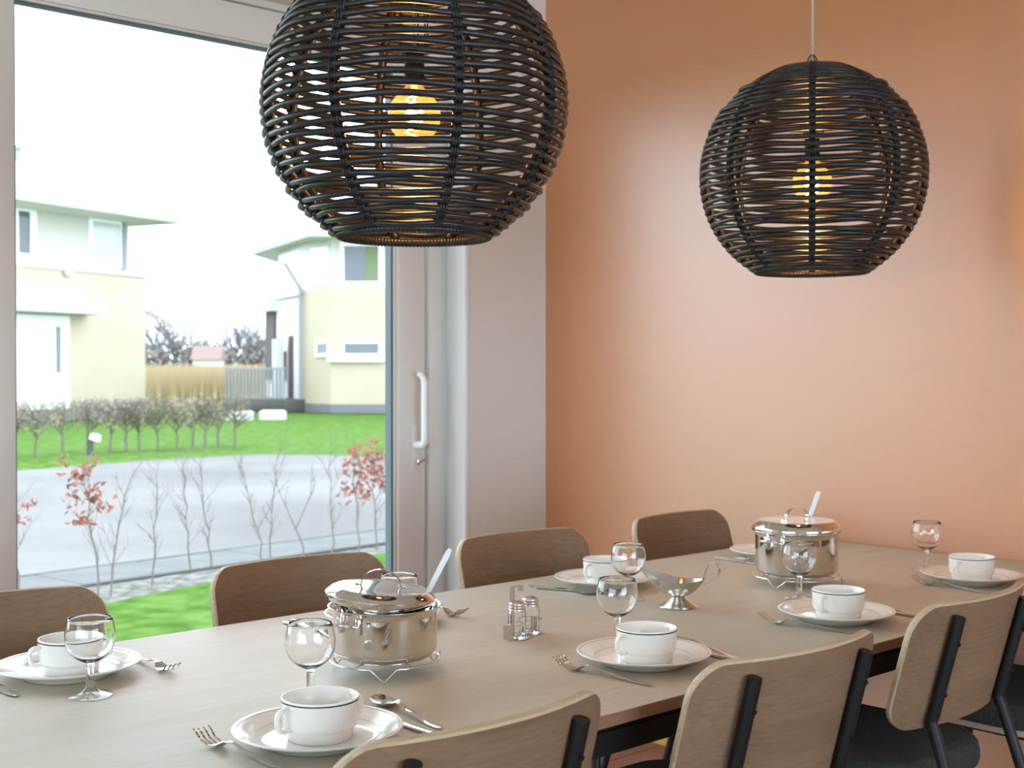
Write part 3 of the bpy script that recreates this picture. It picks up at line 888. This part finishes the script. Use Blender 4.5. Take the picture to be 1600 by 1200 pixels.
pp = plate_proto()
plates = [
 (0.955,2.175,'white dinner plate at the far left on the window side'),
 (1.046,1.543,'white dinner plate nearest the camera, beside the large fork'),
 (1.760,1.556,'white dinner plate in the middle of the near side of the table'),
 (2.363,1.546,'white dinner plate in front of the second pot'),
 (3.030,1.592,'white dinner plate at the right end beside the apricot wall'),
 (2.319,2.181,'white dinner plate on the window side behind the sauce boat'),
 (3.014,2.178,'white dinner plate half hidden behind the second pot'),
 (1.642,2.183,'white dinner plate almost hidden behind the first pot')]
for i,(x,y,lb) in enumerate(plates):
    if i == 0: pp.location = (x,y,T+pz); pp['label'] = lb
    else: dup(pp, (x,y,T+pz), 0, lb)

def cup_proto():
    o = thing('soup_cup', 'x', 'cup', (0,0,0), 0, 'white two-handled soup cups')
    prof = [(0,.003),(.038,.003),(.040,0),(.0445,0),(.0468,.003),(.0478,.014),(.0483,.0155),(.0520,.0185),(.0535,.023),(.0550,.050),(.0555,.0590),(.0550,.0600),(.0538,.0600),(.0530,.0590),(.0515,.030),(.049,.018),(.043,.009),(.03,.006),(0,.006)]
    build('cup_body', MB().lathe(prof, 64), M['ceramic'], o, smooth=50)
    build('rim_stripe', MB().lathe([(.0549,.0555),(.0557,.0555),(.0559,.0575),(.0550,.0575),(.0549,.0555)], 64), M['stripe'], o, smooth=50)
    for s in (-1,1):
        p = [(s*.0505,0,.0495),(s*.060,0,.0500),(s*.0690,0,.0480),(s*.0735,0,.0420),(s*.0738,0,.034),(s*.0718,0,.0255),(s*.0665,0,.0205),(s*.058,0,.0200),(s*.0500,0,.0210)]
        # smooth the curve
        q = []
        for i in range(len(p)-1):
            p0 = Vector(p[max(i-1,0)]); p1 = Vector(p[i]); p2 = Vector(p[i+1]); p3 = Vector(p[min(i+2,len(p)-1)])
            for t in (0,.33,.66):
                q.append(.5*((2*p1)+(-p0+p2)*t+(2*p0-5*p1+4*p2-p3)*t*t+(-p0+3*p1-3*p2+p3)*t**3))
        q.append(Vector(p[-1]))
        build('handle', MB().tube(q, .0045, 10, flat=(.0036,.0058)), M['ceramic'], o, smooth=60)
    return o
cup0 = cup_proto()
cups = [
 (0.958,2.170,0,'white soup cup at the far left behind a wine glass'),
 (1.048,1.541,3,'white soup cup nearest the camera on the front plate'),
 (1.762,1.551,-3,'white soup cup on the plate in the middle of the near side'),
 (2.363,1.541,4,'white soup cup on the plate in front of the second pot'),
 (3.024,1.588,-3,'white soup cup on the plate beside the apricot wall'),
 (2.322,2.178,2,'white soup cup on the window side plate behind two wine glasses')]
for i,(x,y,a,lb) in enumerate(cups):
    z = T + pz + .0062
    if i == 0: cup0.location = (x,y,z); cup0['label'] = lb
    else: dup(cup0, (x,y,z), math.radians(a), lb)

# ------------------------------------------------------------------ wine glasses
def glass_proto():
    o = thing('wine_glass', 'x', 'glass', (0,0,0), 0, 'short-stemmed wine glasses')
    foot = [(0,.0075),(.008,.0066),(.016,.0048),(.026,.0022),(.033,.0002),(.0352,0),(.0364,.0006),(.0364,.0014),(.0352,.0022),(.026,.0048),(.016,.0078),(.010,.0112),(.0072,.016)]
    stem = [(.0072,.016),(.0063,.021),(.0060,.032),(.0061,.046),(.0066,.051),(.0085,.0548)]
    outer = [(.0085,.0548),(.0150,.0575),(.0225,.0620),(.0305,.0690),(.0362,.0775),(.0392,.0870),(.0403,.0960),(.0400,.1050),(.0386,.1140),(.0366,.1220),(.0348,.1278)]
    rim = [(.0343,.1284),(.0338,.1280)]
    inner = [(.0355,.1218),(.0374,.1140),(.0388,.1050),(.0391,.0960),(.0380,.0872),(.0350,.0782),(.0294,.0700),(.0215,.0635),(.0130,.0600),(.006,.0590),(0,.0588)]
    def dense(pr):
        out = []
        P = [Vector((a,b,0)) for a,b in pr]
        for i in range(len(P)-1):
            p0 = P[max(i-1,0)]; p1 = P[i]; p2 = P[i+1]; p3 = P[min(i+2,len(P)-1)]
            for t in (0,.5):
                v = .5*((2*p1)+(-p0+p2)*t+(2*p0-5*p1+4*p2-p3)*t*t+(-p0+3*p1-3*p2+p3)*t**3)
                out.append((max(v.x,0),v.y))
        out.append(pr[-1]); return out
    build('foot', MB().lathe(foot, 56), M['thin_glass'], o, smooth=180, recalc=False)
    build('stem', MB().lathe(stem, 56), M['glass'], o, smooth=180, recalc=False)
    build('bowl', MB().lathe(dense(outer)+rim+dense(inner), 56), M['glass'], o, smooth=180, recalc=False)
    return o
g0 = glass_proto()
glasses = [
 (0.920,2.012,'wine glass at the far left in front of a white cup'),
 (1.160,1.733,'wine glass left of the first pot, behind the front cup'),
 (1.838,1.693,'wine glass behind the cup in the middle of the near side'),
 (2.515,1.745,'wine glass standing in front of the second pot'),
 (3.120,1.765,'wine glass at the right end against the apricot wall'),
 (2.218,2.008,'wine glass on the window side in front of a white cup'),
 (1.561,2.020,'wine glass partly hidden behind the lid of the first pot')]
for i,(x,y,lb) in enumerate(glasses):
    if i == 0: g0.location = (x,y,T+.0005); g0['label'] = lb
    else: dup(g0, (x,y,T+.0005), i*.7, lb)

# ------------------------------------------------------------------ cutlery (local +Y runs from the handle end to the tip)
def interp(tab, t):
    for (a,va),(b,vb) in zip(tab[:-1],tab[1:]):
        if a <= t <= b:
            k = (t-a)/(b-a); k = k*k*(3-2*k)
            return va+(vb-va)*k
    return tab[-1][1]
def blade(mb, ys, wfun, zfun, thfun, nx=4, bowl=None):
    vs = []; fs = []
    n = len(ys); st = nx+1
    for side in (0,1):
        for y in ys:
            w = wfun(y); z = zfun(y); t = thfun(y)
            for j in range(st):
                u = -1+2*j/nx
                x = u*w/2
                zz = z + (bowl(y,u) if bowl else 0.0)
                edge = 1-.55*abs(u)**3
                vs.append((x,y,zz + (t*.5*edge if side else -t*.5*edge)))
    def id(s,i,j): return s*n*st+i*st+j
    for i in range(n-1):
        for j in range(nx):
            fs.append((id(0,i,j),id(0,i+1,j),id(0,i+1,j+1),id(0,i,j+1)))
            fs.append((id(1,i,j),id(1,i,j+1),id(1,i+1,j+1),id(1,i+1,j)))
        fs.append((id(0,i,0),id(1,i,0),id(1,i+1,0),id(0,i+1,0)))
        fs.append((id(0,i,nx),id(0,i+1,nx),id(1,i+1,nx),id(1,i,nx)))
    for i in (0,n-1):
        for j in range(nx):
            q = (id(0,i,j),id(0,i,j+1),id(1,i,j+1),id(1,i,j))
            fs.append(q if i == 0 else q[::-1])
    mb.add(vs,fs)
frange = lambda a,b,n: [a+(b-a)*k/n for k in range(n+1)]
def fork_proto():
    o = thing('table_fork', 'x', 'fork', (0,0,0), 0, 'steel table forks')
    zt = [(0,.0022),(.03,.0022),(.10,.0085),(.128,.0140),(.140,.0125),(.158,.0035),(.170,.0020),(.185,.0058),(.208,.0190)]
    zf = lambda y: interp(zt,y)
    hw = [(0,.006),(.004,.0115),(.03,.0118),(.08,.0085),(.12,.0062),(.136,.0062)]
    mb = MB(); blade(mb, frange(0,.136,22), lambda y: interp(hw,y), zf, lambda y: .0032)
    build('handle', mb, M['cutlery'], o, smooth=50)
    bw = [(.136,.0062),(.146,.0150),(.156,.0225),(.172,.0250)]
    mb = MB(); blade(mb, frange(.136,.172,12), lambda y: interp(bw,y), zf, lambda y: .0020, nx=8, bowl=lambda y,u: .0022*u*u*min(1,(y-.136)/.015))
    build('neck', mb, M['cutlery'], o, smooth=50)
    for k in range(4):
        x = -.01065 + k*.0071
        mb = MB()
        ys = frange(.1715,.208,9)
        mb.strip([(x*(1+.02*i), y, zf(y)+.0014*abs(x)/.011) for i,y in enumerate(ys)], (1,0,0), [.0037-.00022*i for i in range(len(ys))], .0017)
        build('tine', mb, M['cutlery'], o, smooth=40)
    return o
def spoon_proto():
    o = thing('soup_spoon', 'x', 'spoon', (0,0,0), 0, 'steel soup spoons')
    zt = [(0,.0022),(.03,.0022),(.10,.0080),(.128,.0125),(.140,.0105),(.150,.0080),(.175,.0070),(.204,.0100)]
    zf = lambda y: interp(zt,y)
    hw = [(0,.006),(.004,.0115),(.03,.0118),(.08,.0085),(.12,.0062),(.140,.0062)]
    mb = MB(); blade(mb, frange(0,.139,22), lambda y: interp(hw,y), zf, lambda y: .0032)
    build('handle', mb, M['cutlery'], o, smooth=50)
    def bw(y):
        t = (y-.138)/(.204-.138); t = min(max(t,0),1)
        return max(.0062*(1-t), 2*.0205*math.sqrt(max(0,1-(2*t-1)**2))*(1+.10*(1-2*t))) if t < .999 else .003
    def dish(y,u):
        t = min(max((y-.138)/.066,0),1)
        return -.0068*math.sin(PI*t)**.7*(1-u*u) if 0 < t < 1 else 0.0
    mb = MB()
    ys = [.138+.066*(1-math.cos(PI*k/22))/2 for k in range(23)]
    blade(mb, ys, bw, zf, lambda y: .0016, nx=12, bowl=dish)
    build('bowl', mb, M['cutlery'], o, smooth=60)
    return o
def knife_proto():
    o = thing('table_knife', 'x', 'knife', (0,0,0), 0, 'steel table knives')
    hw = [(0,.008),(.005,.0140),(.05,.0135),(.095,.0105),(.102,.0100)]
    mb = MB(); blade(mb, frange(0,.102,16), lambda y: interp(hw,y), lambda y: .0032, lambda y: .0056)
    build('handle', mb, M['cutlery'], o, smooth=50)
    bw = [(.102,.0100),(.112,.0165),(.15,.0185),(.195,.0180),(.212,.0120),(.218,.0040)]
    mb = MB(); blade(mb, frange(.102,.218,24), lambda y: interp(bw,y), lambda y: .0026, lambda y: .0020)
    build('blade', mb, M['cutlery'], o, smooth=50)
    return o
def place(proto, items):
    for i,(x,y,az,lb) in enumerate(items):
        loc = (x,y,T+.0002); rz = math.radians(az-90)
        if i == 0: proto.location = loc; proto.rotation_euler = (0,0,rz); proto['label'] = lb
        else: dup(proto, loc, rz, lb)
place(fork_proto(), [
 (0.938,1.452,94,'steel fork at the bottom left, in front of the nearest plate'),
 (1.642,1.435,95,'steel fork beside the plate in the middle of the near side'),
 (2.262,1.440,99,'steel fork beside the plate in front of the second pot'),
 (2.902,1.475,88,'steel fork half under the plate at the right end'),
 (1.098,2.252,-93,'steel fork at the right of the far left plate'),
 (1.792,2.300,-90,'steel fork right of the first pot')])
place(spoon_proto(), [
 (1.214,1.470,82,'steel soup spoon right of the nearest cup'),
 (1.905,1.450,78,'steel soup spoon right of the middle near plate'),
 (2.535,1.447,86,'steel soup spoon right of the plate in front of the second pot'),
 (2.172,2.290,-80,'steel soup spoon crossing a knife behind the salt and pepper stand'),
 (2.890,2.292,-90,'steel soup spoon left of the second pot'),
 (1.515,2.330,-88,'steel soup spoon seen through the glass left of the first pot')])
place(knife_proto(), [
 (1.186,1.445,90,'steel knife between the nearest plate and the spoon'),
 (1.893,1.440,90,'steel knife beside the middle near plate'),
 (2.512,1.440,90,'steel knife beside the plate in front of the second pot'),
 (2.165,2.262,-68,'steel knife under the crossing spoon on the window side'),
 (2.870,2.268,-90,'steel knife left of the second pot beside a spoon'),
 (0.832,2.302,-91,'steel knife at the far left edge of the table'),
 (1.482,2.310,-88,'steel knife beside the spoon left of the first pot')])

# ------------------------------------------------------------------ pots on trivets
fw3 = Vector((fwv.x,fwv.y,0)); rt3 = Vector((rtv.x,rtv.y,0))
def trivet(loc, az, sc, label):
    o = thing('trivet', label, 'trivet', (loc[0],loc[1],T), 0, 'chrome wire trivets')
    R0 = .097*sc; zr = .0215
    path = []
    n = 180
    for k in range(n):
        a = 2*PI*k/n
        z = zr; rr = R0
        for f in range(3):
            d = (a - az - f*2*PI/3 + PI) % (2*PI) - PI
            w = abs(d)/math.radians(13)
            if w < 1:
                z = .0019 + (zr-.0019)*(w**1.15 if w < .75 else 1-(1-w)*(1-.75**1.15)/.25)
                rr = R0 + .004*(1-w)
        path.append((rr*math.cos(a), rr*math.sin(a), z))
    build('wire_ring', MB().tube(path, .0018, 8, closed=True), M['chrome'], o, smooth=80)
    inner = [(.072*sc*math.cos(2*PI*k/60), .072*sc*math.sin(2*PI*k/60), zr+.0035) for k in range(60)]
    build('inner_ring', MB().tube(inner, .0016, 6, closed=True), M['chrome'], o, smooth=80)
    for k in range(6):
        a = az + PI/6 + k*PI/3
        c, s_ = math.cos(a), math.sin(a)
        build('spoke', MB().tube([(.070*sc*c,.070*sc*s_,zr+.0035),(.088*sc*c,.088*sc*s_,zr+.0035),(R0*c,R0*s_,zr)], .0013, 6), M['chrome'], o, smooth=80)
        hk = MB().tube([((R0-.0005)*c,(R0-.0005)*s_,zr),((R0+.0005)*c,(R0+.0005)*s_,zr+.012)], .0012, 6)
        build('pin', hk, M['chrome'], o, smooth=80)
    return o
t1 = trivet((1.383,1.831), math.radians(231.6), 1.0, 'chrome wire trivet under the first, left pot')
t2 = trivet((2.689,1.874), math.radians(188.6), 1.1, 'chrome wire trivet under the second pot near the apricot wall')
def pot(loc, sc, h, haz, label):
    o = thing('saucepan', label, 'pot', (loc[0],loc[1],T+.0268), 0, 'polished steel pots')
    r = .0925*sc
    prof = [(0,.0005),(r*.80,0),(r*.90,.002),(r*.97,.008),(r,.018),(r,h-.012),(r*1.005,h-.006),(r*1.04,h-.001),(r*1.085,h+.0015),(r*1.09,h+.003),(r*1.07,h+.0035),(r*1.01,h),(r*.98,h-.008),(r*.98,.02),(r*.93,.008),(r*.8,.005),(0,.005)]
    build('body', MB().lathe(prof, 96), M['steel'], o, smooth=50)
    for k in range(2):
        a = haz + k*PI
        X = Matrix.Rotation(a,4,'Z')
        zh = h-.021
        hb = MB(); hb.xf = X
        w = .021*sc
        pth = [(r-.001,-w,zh),(r+.010,-w,zh+.001),(r+.024,-w*.98,zh+.005),(r+.031,-w*.86,zh+.007),(r+.034,-w*.6,zh+.008),(r+.035,0,zh+.008),(r+.034,w*.6,zh+.008),(r+.031,w*.86,zh+.007),(r+.024,w*.98,zh+.005),(r+.010,w,zh+.001),(r-.001,w,zh)]
        hb.tube(pth, .0026, 8)
        hd = build('side_handle', hb, M['chrome'], o, smooth=60)
        for s in (-1,1):
            bb = MB(); bb.xf = X; bb.box(r-.003,r+.004,s*w-.005,s*w+.005,zh-.014,zh+.014,.002)
            build('bracket', bb, M['chrome'], hd)
    return o
def lid(loc, sc, haz, rot, label, hk=1.0):
    o = thing('pot_lid', label, 'lid', loc, 0, 'steel pot lids')
    o.rotation_euler = rot
    r = .0975*sc
    prof = [(0,.030),(r*.80,.026),(r*.90,.014),(r*.915,.006),(r*.90,-.001),(r*.925,-.002),(r*.945,.003),(r*.95,.0055),(r*.995,.0065),(r,.009),(r,.015),(r*.985,.0185),(r*.865,.0305),(r*.84,.0318),(r*.82,.0312),(r*.5,.0345),(0,.036)]
    prof = [(a, b*hk if b > .009 else b) for a, b in prof]
    build('lid_body', MB().lathe(prof, 96), M['steel'], o, smooth=30)
    X = Matrix.Rotation(haz,4,'Z')
    hb = MB(); hb.xf = Matrix.Translation((0,0,-.0358*(1-hk))) @ X
    L_ = .036*sc
    pts = [(-L_-.010,0,.0345),(-L_,0,.0350)]
    for k in range(17):
        a = PI - PI*k/16
        pts.append((L_*.97*math.cos(a),0,.0365+.027*math.sin(a)))
    pts += [(L_,0,.0350),(L_+.010,0,.0345)]
    hb.strip(pts, (0,1,0), .0085, .0022)
    hd = build('lid_handle', hb, M['chrome'], o, smooth=60)
    for s in (-1,1):
        rv = MB(); rv.xf = Matrix.Translation((0,0,-.0358*(1-hk))) @ X; rv.lathe([(.003,.035),(.003,.0368),(.0015,.0376),(0,.0378)],10,(s*(L_+.006),0,0))
        build('rivet', rv, M['chrome'], hd)
    return o
H1, H2 = .087, .104
c1 = Vector((1.383,1.831)); c2 = Vector((2.689,1.874))
pot((c1.x,c1.y), 1.0, H1, math.radians(192), 'polished steel pot on the left, lid ajar')
pot((c2.x,c2.y), 1.09, H2, math.radians(184), 'polished steel pot near the apricot wall, lid closed')
zt1 = T+.0268+H1+.0035
# ajar lid: raised on the side away from the ladle
axis = Vector((fwv.x,fwv.y,0))
q = Matrix.Rotation(math.radians(5.0),3,axis)
lc = c1 - rtv*.009 - fwv*.004
lid((lc.x,lc.y,zt1+.0078), 1.0, math.radians(-40), q.to_euler(), 'steel lid lying tilted on the left pot', .72)
lid((c2.x,c2.y,T+.0268+H2-.004), 1.12, math.radians(-8), (0,0,0), 'steel lid lying flat on the pot near the apricot wall')
def ladle(c, back, lat0, lat1, z0, z1, label, name_mat):
    base = Vector((c.x,c.y,0)) + fw3*back
    o = thing('ladle', label, 'ladle', (c.x,c.y,T), 0, 'ladles in the pots')
    a = base + rt3*lat0 + Vector((0,0,z0)); b = base + rt3*lat1 + Vector((0,0,z1))
    O = Vector((c.x,c.y,T))
    bw = a - fw3*.040
    k = a.lerp(b,.30)
    build('shaft', MB().strip([a-O, a.lerp(b,.15)-O, k-O], (1,-.9,0), [.007,.007,.009], .0022), M['chrome'], o, smooth=60)
    n = 9
    wd = [.0085+.0025*t/n for t in range(n+1)]; wd[-1] = .007
    build('handle', MB().strip([k.lerp(b,t/n)-O for t in range(n+1)], (rtv.x,rtv.y,0), wd, .006), name_mat, o, smooth=60)
    cc = a - fw3*.028 - O
    prof = [(0,-.018),(.012,-.016),(.020,-.010),(.025,0),(.0275,.008),(.0265,.008),(.024,.001),(.019,-.008),(.011,-.014),(0,-.0165)]
    build('bowl', MB().lathe(prof,24,(cc.x,cc.y,cc.z)), M['chrome'], o, smooth=60)
    return o
ladle(c1, .066, .036, .1125, .842, .991, 'ladle handle with painted white reflection leaning out of the left pot', M['ladle_glint'])
ladle(c2, .083, .020, .0745, .860, 1.006, 'ladle handle with painted white reflection standing out of the pot near the apricot wall', M['ladle_glint'])

# ------------------------------------------------------------------ sauce boat
sb = thing('sauce_boat', 'steel sauce boat on a flared foot, in the middle of the table', 'sauce boat', (2.235,1.873,T+.0004), math.radians(-69))
sb.scale = (1.07,1.07,1.04)
build('foot', MB().lathe([(0,.0015),(.036,.0008),(.041,0),(.042,.0008),(.040,.0025),(.033,.006),(.023,.013),(.0155,.0205),(.0135,.0235),(.0125,.0235),(.015,.019),(.022,.011),(.03,.005),(0,.004)], 56), M['brushed'], sb, smooth=50)
NB, NT = 64, 16
def boat_rim(a):
    c, s = math.cos(a), math.sin(a)
    # +x = handle end, -x = spout
    x = .058*c if c > 0 else .060*c - .026*max(0,-c)**7
    y = .039*s*(1-.05*c)
    if c < 0: y *= 1-.45*max(0,-c)**4
    z = .0565 + .007*max(0,c)**3 + .0225*max(0,-c)**2.2
    return Vector((x,y,z))
mb = MB(); vs = []; fs = []
for lay in (0,1):
    for t in range(NT+1):
        u = t/NT
        k = math.sin(u*PI/2)**1.0
        rad = .22 + .78*(u**.72)
        for j in range(NB):
            a = 2*PI*j/NB
            p = boat_rim(a)
            z = .0235 + (p.z-.0235)*(u**1.35)
            q = Vector((p.x*rad, p.y*rad, z))
            if lay:
                q.x *= .982; q.y *= .975; q.z += .0012*(1-u)
            vs.append(q)
        
def bid(l,t,j): return l*(NT+1)*NB + t*NB + j % NB
for t in range(NT):
    for j in range(NB):
        fs.append((bid(0,t,j),bid(0,t,j+1),bid(0,t+1,j+1),bid(0,t+1,j)))
        fs.append((bid(1,t,j),bid(1,t+1,j),bid(1,t+1,j+1),bid(1,t,j+1)))
for j in range(NB):
    fs.append((bid(0,NT,j),bid(0,NT,j+1),bid(1,NT,j+1),bid(1,NT,j)))
fs.append(tuple(bid(0,0,j) for j in range(NB-1,-1,-1))); fs.append(tuple(bid(1,0,j) for j in range(NB)))
mb.add(vs,fs)
build('bowl', mb, M['brushed'], sb, smooth=50)
hp = [(.0545,.062),(.057,.074),(.061,.087),(.067,.096),(.075,.0995),(.083,.096),(.0875,.087),(.087,.077),(.081,.068),(.071,.060),(.060,.053),(.053,.049)]
pts = []
for i in range(len(hp)-1):
    for t in (0,.33,.66):
        p0 = Vector((*hp[max(i-1,0)],0)); p1 = Vector((*hp[i],0)); p2 = Vector((*hp[i+1],0)); p3 = Vector((*hp[min(i+2,len(hp)-1)],0))
        v = .5*((2*p1)+(-p0+p2)*t+(2*p0-5*p1+4*p2-p3)*t*t+(-p0+3*p1-3*p2+p3)*t**3)
        pts.append((v.x,0,v.y))
build('handle', MB().strip(pts,(0,1,0),.0145,.0018), M['brushed'], sb, smooth=60)

# ------------------------------------------------------------------ salt and pepper in their stand
pa = Vector((1.736,1.868)); pb_ = Vector((1.790,1.886))
sc_ = (pa+pb_)/2
su = (pb_-pa).normalized(); sang = math.atan2(su.y,su.x); half = (pb_-pa).length/2
st = thing('cruet_stand', 'small steel stand holding two glass shakers', 'stand', (sc_.x,sc_.y,T+.0004), sang)
def capsule(r, grow=0.0, n=14, waist=.0):
    pts = []
    for k in range(n+1):
        a = -PI/2 + PI*k/n; pts.append((half+r*math.cos(a), r*math.sin(a)))
    pts.append((0, r-waist))
    for k in range(n+1):
        a = PI/2 + PI*k/n; pts.append((-half+r*math.cos(a), r*math.sin(a)))
    pts.append((0, -r+waist))
    return pts
build('base_plate', MB().prism(capsule(.0235,waist=.006),0,.0016), M['brushed'], st, smooth=30)
rg = MB()
for s in (-1,1):
    rg.lathe([(.0200,.0285),(.0240,.0285),(.0240,.0300),(.0200,.0300),(.0200,.0285)],40,(s*half,0,0))
build('holder_ring', rg, M['brushed'], st, smooth=40)
build('side_bracket', MB().strip([(-half-.0235,.006,.001),(-half-.0235,.006,.0295)],(0,1,0),.022,.0014), M['brushed'], st, smooth=40)
build('side_bracket', MB().strip([(half+.0235,.004,.001),(half+.0235,.004,.0295)],(0,1,0),.014,.0014), M['brushed'], st, smooth=40)
hb = [(-.004,.024,.001),(-.004,.024,.06),(-.004,.024,.090)]
for k in range(1,7):
    a = PI/2*k/6; hb.append((-.004+.006*(1-math.cos(a)),.024,.090+.006*math.sin(a)))
hb += [(.015,.0225,.0962),(.022,.021,.0955)]
for k in range(1,6):
    a = PI/2*k/5; hb.append((.022+.004*math.sin(a),.021,.0955-.004*(1-math.cos(a))))
hb.append((.0265,.021,.084))
build('hook_handle', MB().strip(hb,(0,1,0),.0105,.0013), M['brushed'], st, smooth=50)
def shaker(P, label):
    o = thing('shaker', label, 'shaker', (P.x,P.y,T+.0024), .13, 'glass shakers in the steel stand')
    n = 12
    prof = [(0,.001),(.0165,0),(.0182,.0015),(.0182,.048),(.0165,.054),(.0150,.0565),(.0150,.058),(.0132,.058),(.0132,.0555),(.0148,.052),(.0160,.047),(.0160,.0065),(.0150,.005),(0,.005)]
    build('jar', MB().lathe(prof, n), M['glass'], o, smooth=20, recalc=False)
    capp = [(.0150,.0545),(.0166,.0545),(.0166,.0570),(.0158,.0580),(.0166,.0590),(.0166,.0620),(.0158,.0630),(.0166,.0640),(.0166,.0670),(.0150,.0700),(.009,.0720),(0,.0726),(0,.0705),(.0145,.0680),(.0150,.0545)]
    build('cap', MB().lathe(capp, 40), M['cutlery'], o, smooth=40)
    return o
shaker(pa, 'glass shaker with steel cap, left one in the stand')
shaker(pb_, 'glass shaker with steel cap, right one in the stand')

# ------------------------------------------------------------------ rattan globe lamps
def lamp_proto():
    o = thing('pendant_lamp', 'x', 'lamp', (0,0,0), 0, 'black rattan globe pendant lamps')
    R0 = .273
    rows = []
    phi = math.radians(6)
    while phi < math.radians(31):
        rows.append((phi, False)); phi += .0108/R0
    while phi < math.radians(148.6):
        rows.append((phi, True)); phi += .0180/R0
    NS = 64
    rng = random.Random(3)
    for (ph, loose) in rows:
        j = rng.uniform(-.0015,.0015) if loose else 0
        k0 = rng.randint(0,1)
        path = []
        for k in range(NS):
            a = 2*PI*k/NS
            bul = .5*(1-math.cos(8*a))
            rr = R0*math.sin(ph) + (.0055*bul*math.sin(ph) if loose else 0)
            z = R0*math.cos(ph) + j + (.0030*bul*(1 if k0 else -1) if loose else 0)
            path.append((rr*math.cos(a), rr*math.sin(a), z))
        build('cane', MB().tube(path, .0058, 6, closed=True), M['rattan'], o, smooth=180)
    for r in range(8):
        a = 2*PI*r/8
        c, s = math.cos(a), math.sin(a)
        path = []
        for k in range(29):
            ph = math.radians(7 + (150.5-7)*k/28)
            rr = (R0-.0085)
            path.append((rr*math.sin(ph)*c, rr*math.sin(ph)*s, rr*math.cos(ph)))
        rib = build('rib', MB().tube(path, .0072, 6), M['rattan_b'], o, smooth=180)
        bm_ = MB()
        tang = Vector((-s,c,0))
        for (ph, loose) in rows:
            out = Vector((math.sin(ph)*c, math.sin(ph)*s, math.cos(ph)))
            up_ = out.cross(tang) * -1
            ce = out*(R0-.003)
            lp = []
            w = .0062
            for dz in (-.0048,0,.0048):
                lp = [ce + out*.0075*math.cos(t)*1.0 + up_*(.0085*math.sin(t)) + tang*dz for t in [2*PI*k/8 for k in range(8)]]
                bm_.tube(lp, .0031, 4, closed=True)
        tag(build('binding', bm_, M['rattan_b'], rib, smooth=180), kind='stuff')
    # wrapped rim round the lower opening
    ph = math.radians(150.3)
    rr, zz = R0*math.sin(ph), R0*math.cos(ph)
    n = 360
    pth = [(rr*math.cos(2*PI*k/n), rr*math.sin(2*PI*k/n), zz) for k in range(n)]
    build('wrapped_rim', MB().tube(pth, [.0078+.0011*(k % 3 == 0)-.0006*(k % 3 == 1) for k in range(n)], 8, closed=True), M['rattan'], o, smooth=60)
    pth = [(.034*math.cos(2*PI*k/40), .034*math.sin(2*PI*k/40), R0*.9925) for k in range(40)]
    build('top_ring', MB().tube(pth, .006, 8, closed=True), M['rattan_b'], o, smooth=180)
    # hanging hoops
    for t in (.35, PI/2+.35):
        pth = [(.0135*math.cos(a)*math.cos(t), .0135*math.cos(a)*math.sin(t), R0+.002+.026*math.sin(a)) for a in [PI*k/14 for k in range(15)]]
        build('hanging_hoop', MB().tube(pth, .0016, 6), M['black_metal'], o, smooth=180)
    # socket, frame and bulb
    zb = -.018
    sk = MB().lathe([(0,zb+.118),(.016,zb+.118),(.018,zb+.112),(.0185,zb+.07),(.021,zb+.069),(.021,zb+.062),(0,zb+.062)],24)
    sk.lathe([(.0,zb+.122),(.030,zb+.121),(.032,zb+.118),(.0,zb+.117)],24)
    build('socket', sk, M['black_metal'], o)
    fr = MB()
    for k in range(3):
        a = k*2*PI/3+.4
        for dx in (-.004,.004):
            x, y = .027*math.cos(a)-dx*math.sin(a), .027*math.sin(a)+dx*math.cos(a)
            fr.tube([(x,y,zb+.119),(x,y,R0-.02)], .0014, 5)
    build('inner_frame', fr, M['black_metal'], o)
    bp = [(.0135,zb+.064),(.0150,zb+.058),(.0200,zb+.049),(.0285,zb+.040)]
    for k in range(17):
        a = math.radians(48 - (48+90)*k/16)
        bp.append((.0485*math.cos(a), zb-.0 + .0485*math.sin(a)))
    bp[-1] = (0, bp[-1][1])
    bulb = build('bulb', MB().lathe(bp[::-1], 32), M['bulb'], o, smooth=180, recalc=False)
    build('screw_cap', MB().lathe([(0,zb+.078),(.013,zb+.078),(.0135,zb+.060),(0,zb+.060)],20), M['chrome'], bulb)
    fil = MB()
    hel = []
    for k in range(121):
        a = 2*PI*4.5*k/120
        r = .0135 + .001*math.sin(a*.5)
        hel.append((r*math.cos(a), r*math.sin(a), zb-.034+.066*k/120))
    fil.tube(hel, .0013, 5)
    build('filament', fil, M['filament'], bulb, smooth=180)
    build('filament_stem', MB().lathe([(0,zb-.02),(.002,zb-.02),(.003,zb+.03),(.007,zb+.06),(0,zb+.06)],10), M['cable'], bulb)
    # cable to the ceiling
    build('cable', MB().tube([(0,0,zb+.118),(.001,0,.5),(0,0,CZ-1.80-.02)], .0028, 8), M['cable'], o, smooth=180)
    cl = MB().tube([(.004,0,R0+.052),(.004,0,R0+.060)], .0045, 8)
    build('cable_clip', cl, M['cable'], o)
    build('ceiling_rose', MB().lathe([(0,CZ-1.8-.03),(.03,CZ-1.8-.03),(.045,CZ-1.8-.02),(.05,CZ-1.8),(0,CZ-1.8)],32), M['handle'], o)
    return o
LAMP_W = 8.5
lp = lamp_proto()
lp.location = (1.481,1.87,1.80); lp.rotation_euler = (0,0,math.radians(22.3)); lp['label'] = 'large black rattan globe lamp hanging in front of the window'
lp2 = dup(lp, (2.745,1.87,1.80), math.radians(34.3), 'black rattan globe lamp hanging in front of the apricot wall')
for L0 in (lp, lp2):
    l = bpy.data.lights.new('bulb_light', 'POINT'); l.energy = LAMP_W; l.color = (1.0,.47,.16); l.shadow_soft_size = .02
    ob = bpy.data.objects.new('bulb_light', l); link(ob, None, (L0.location.x, L0.location.y, 1.80-.018))
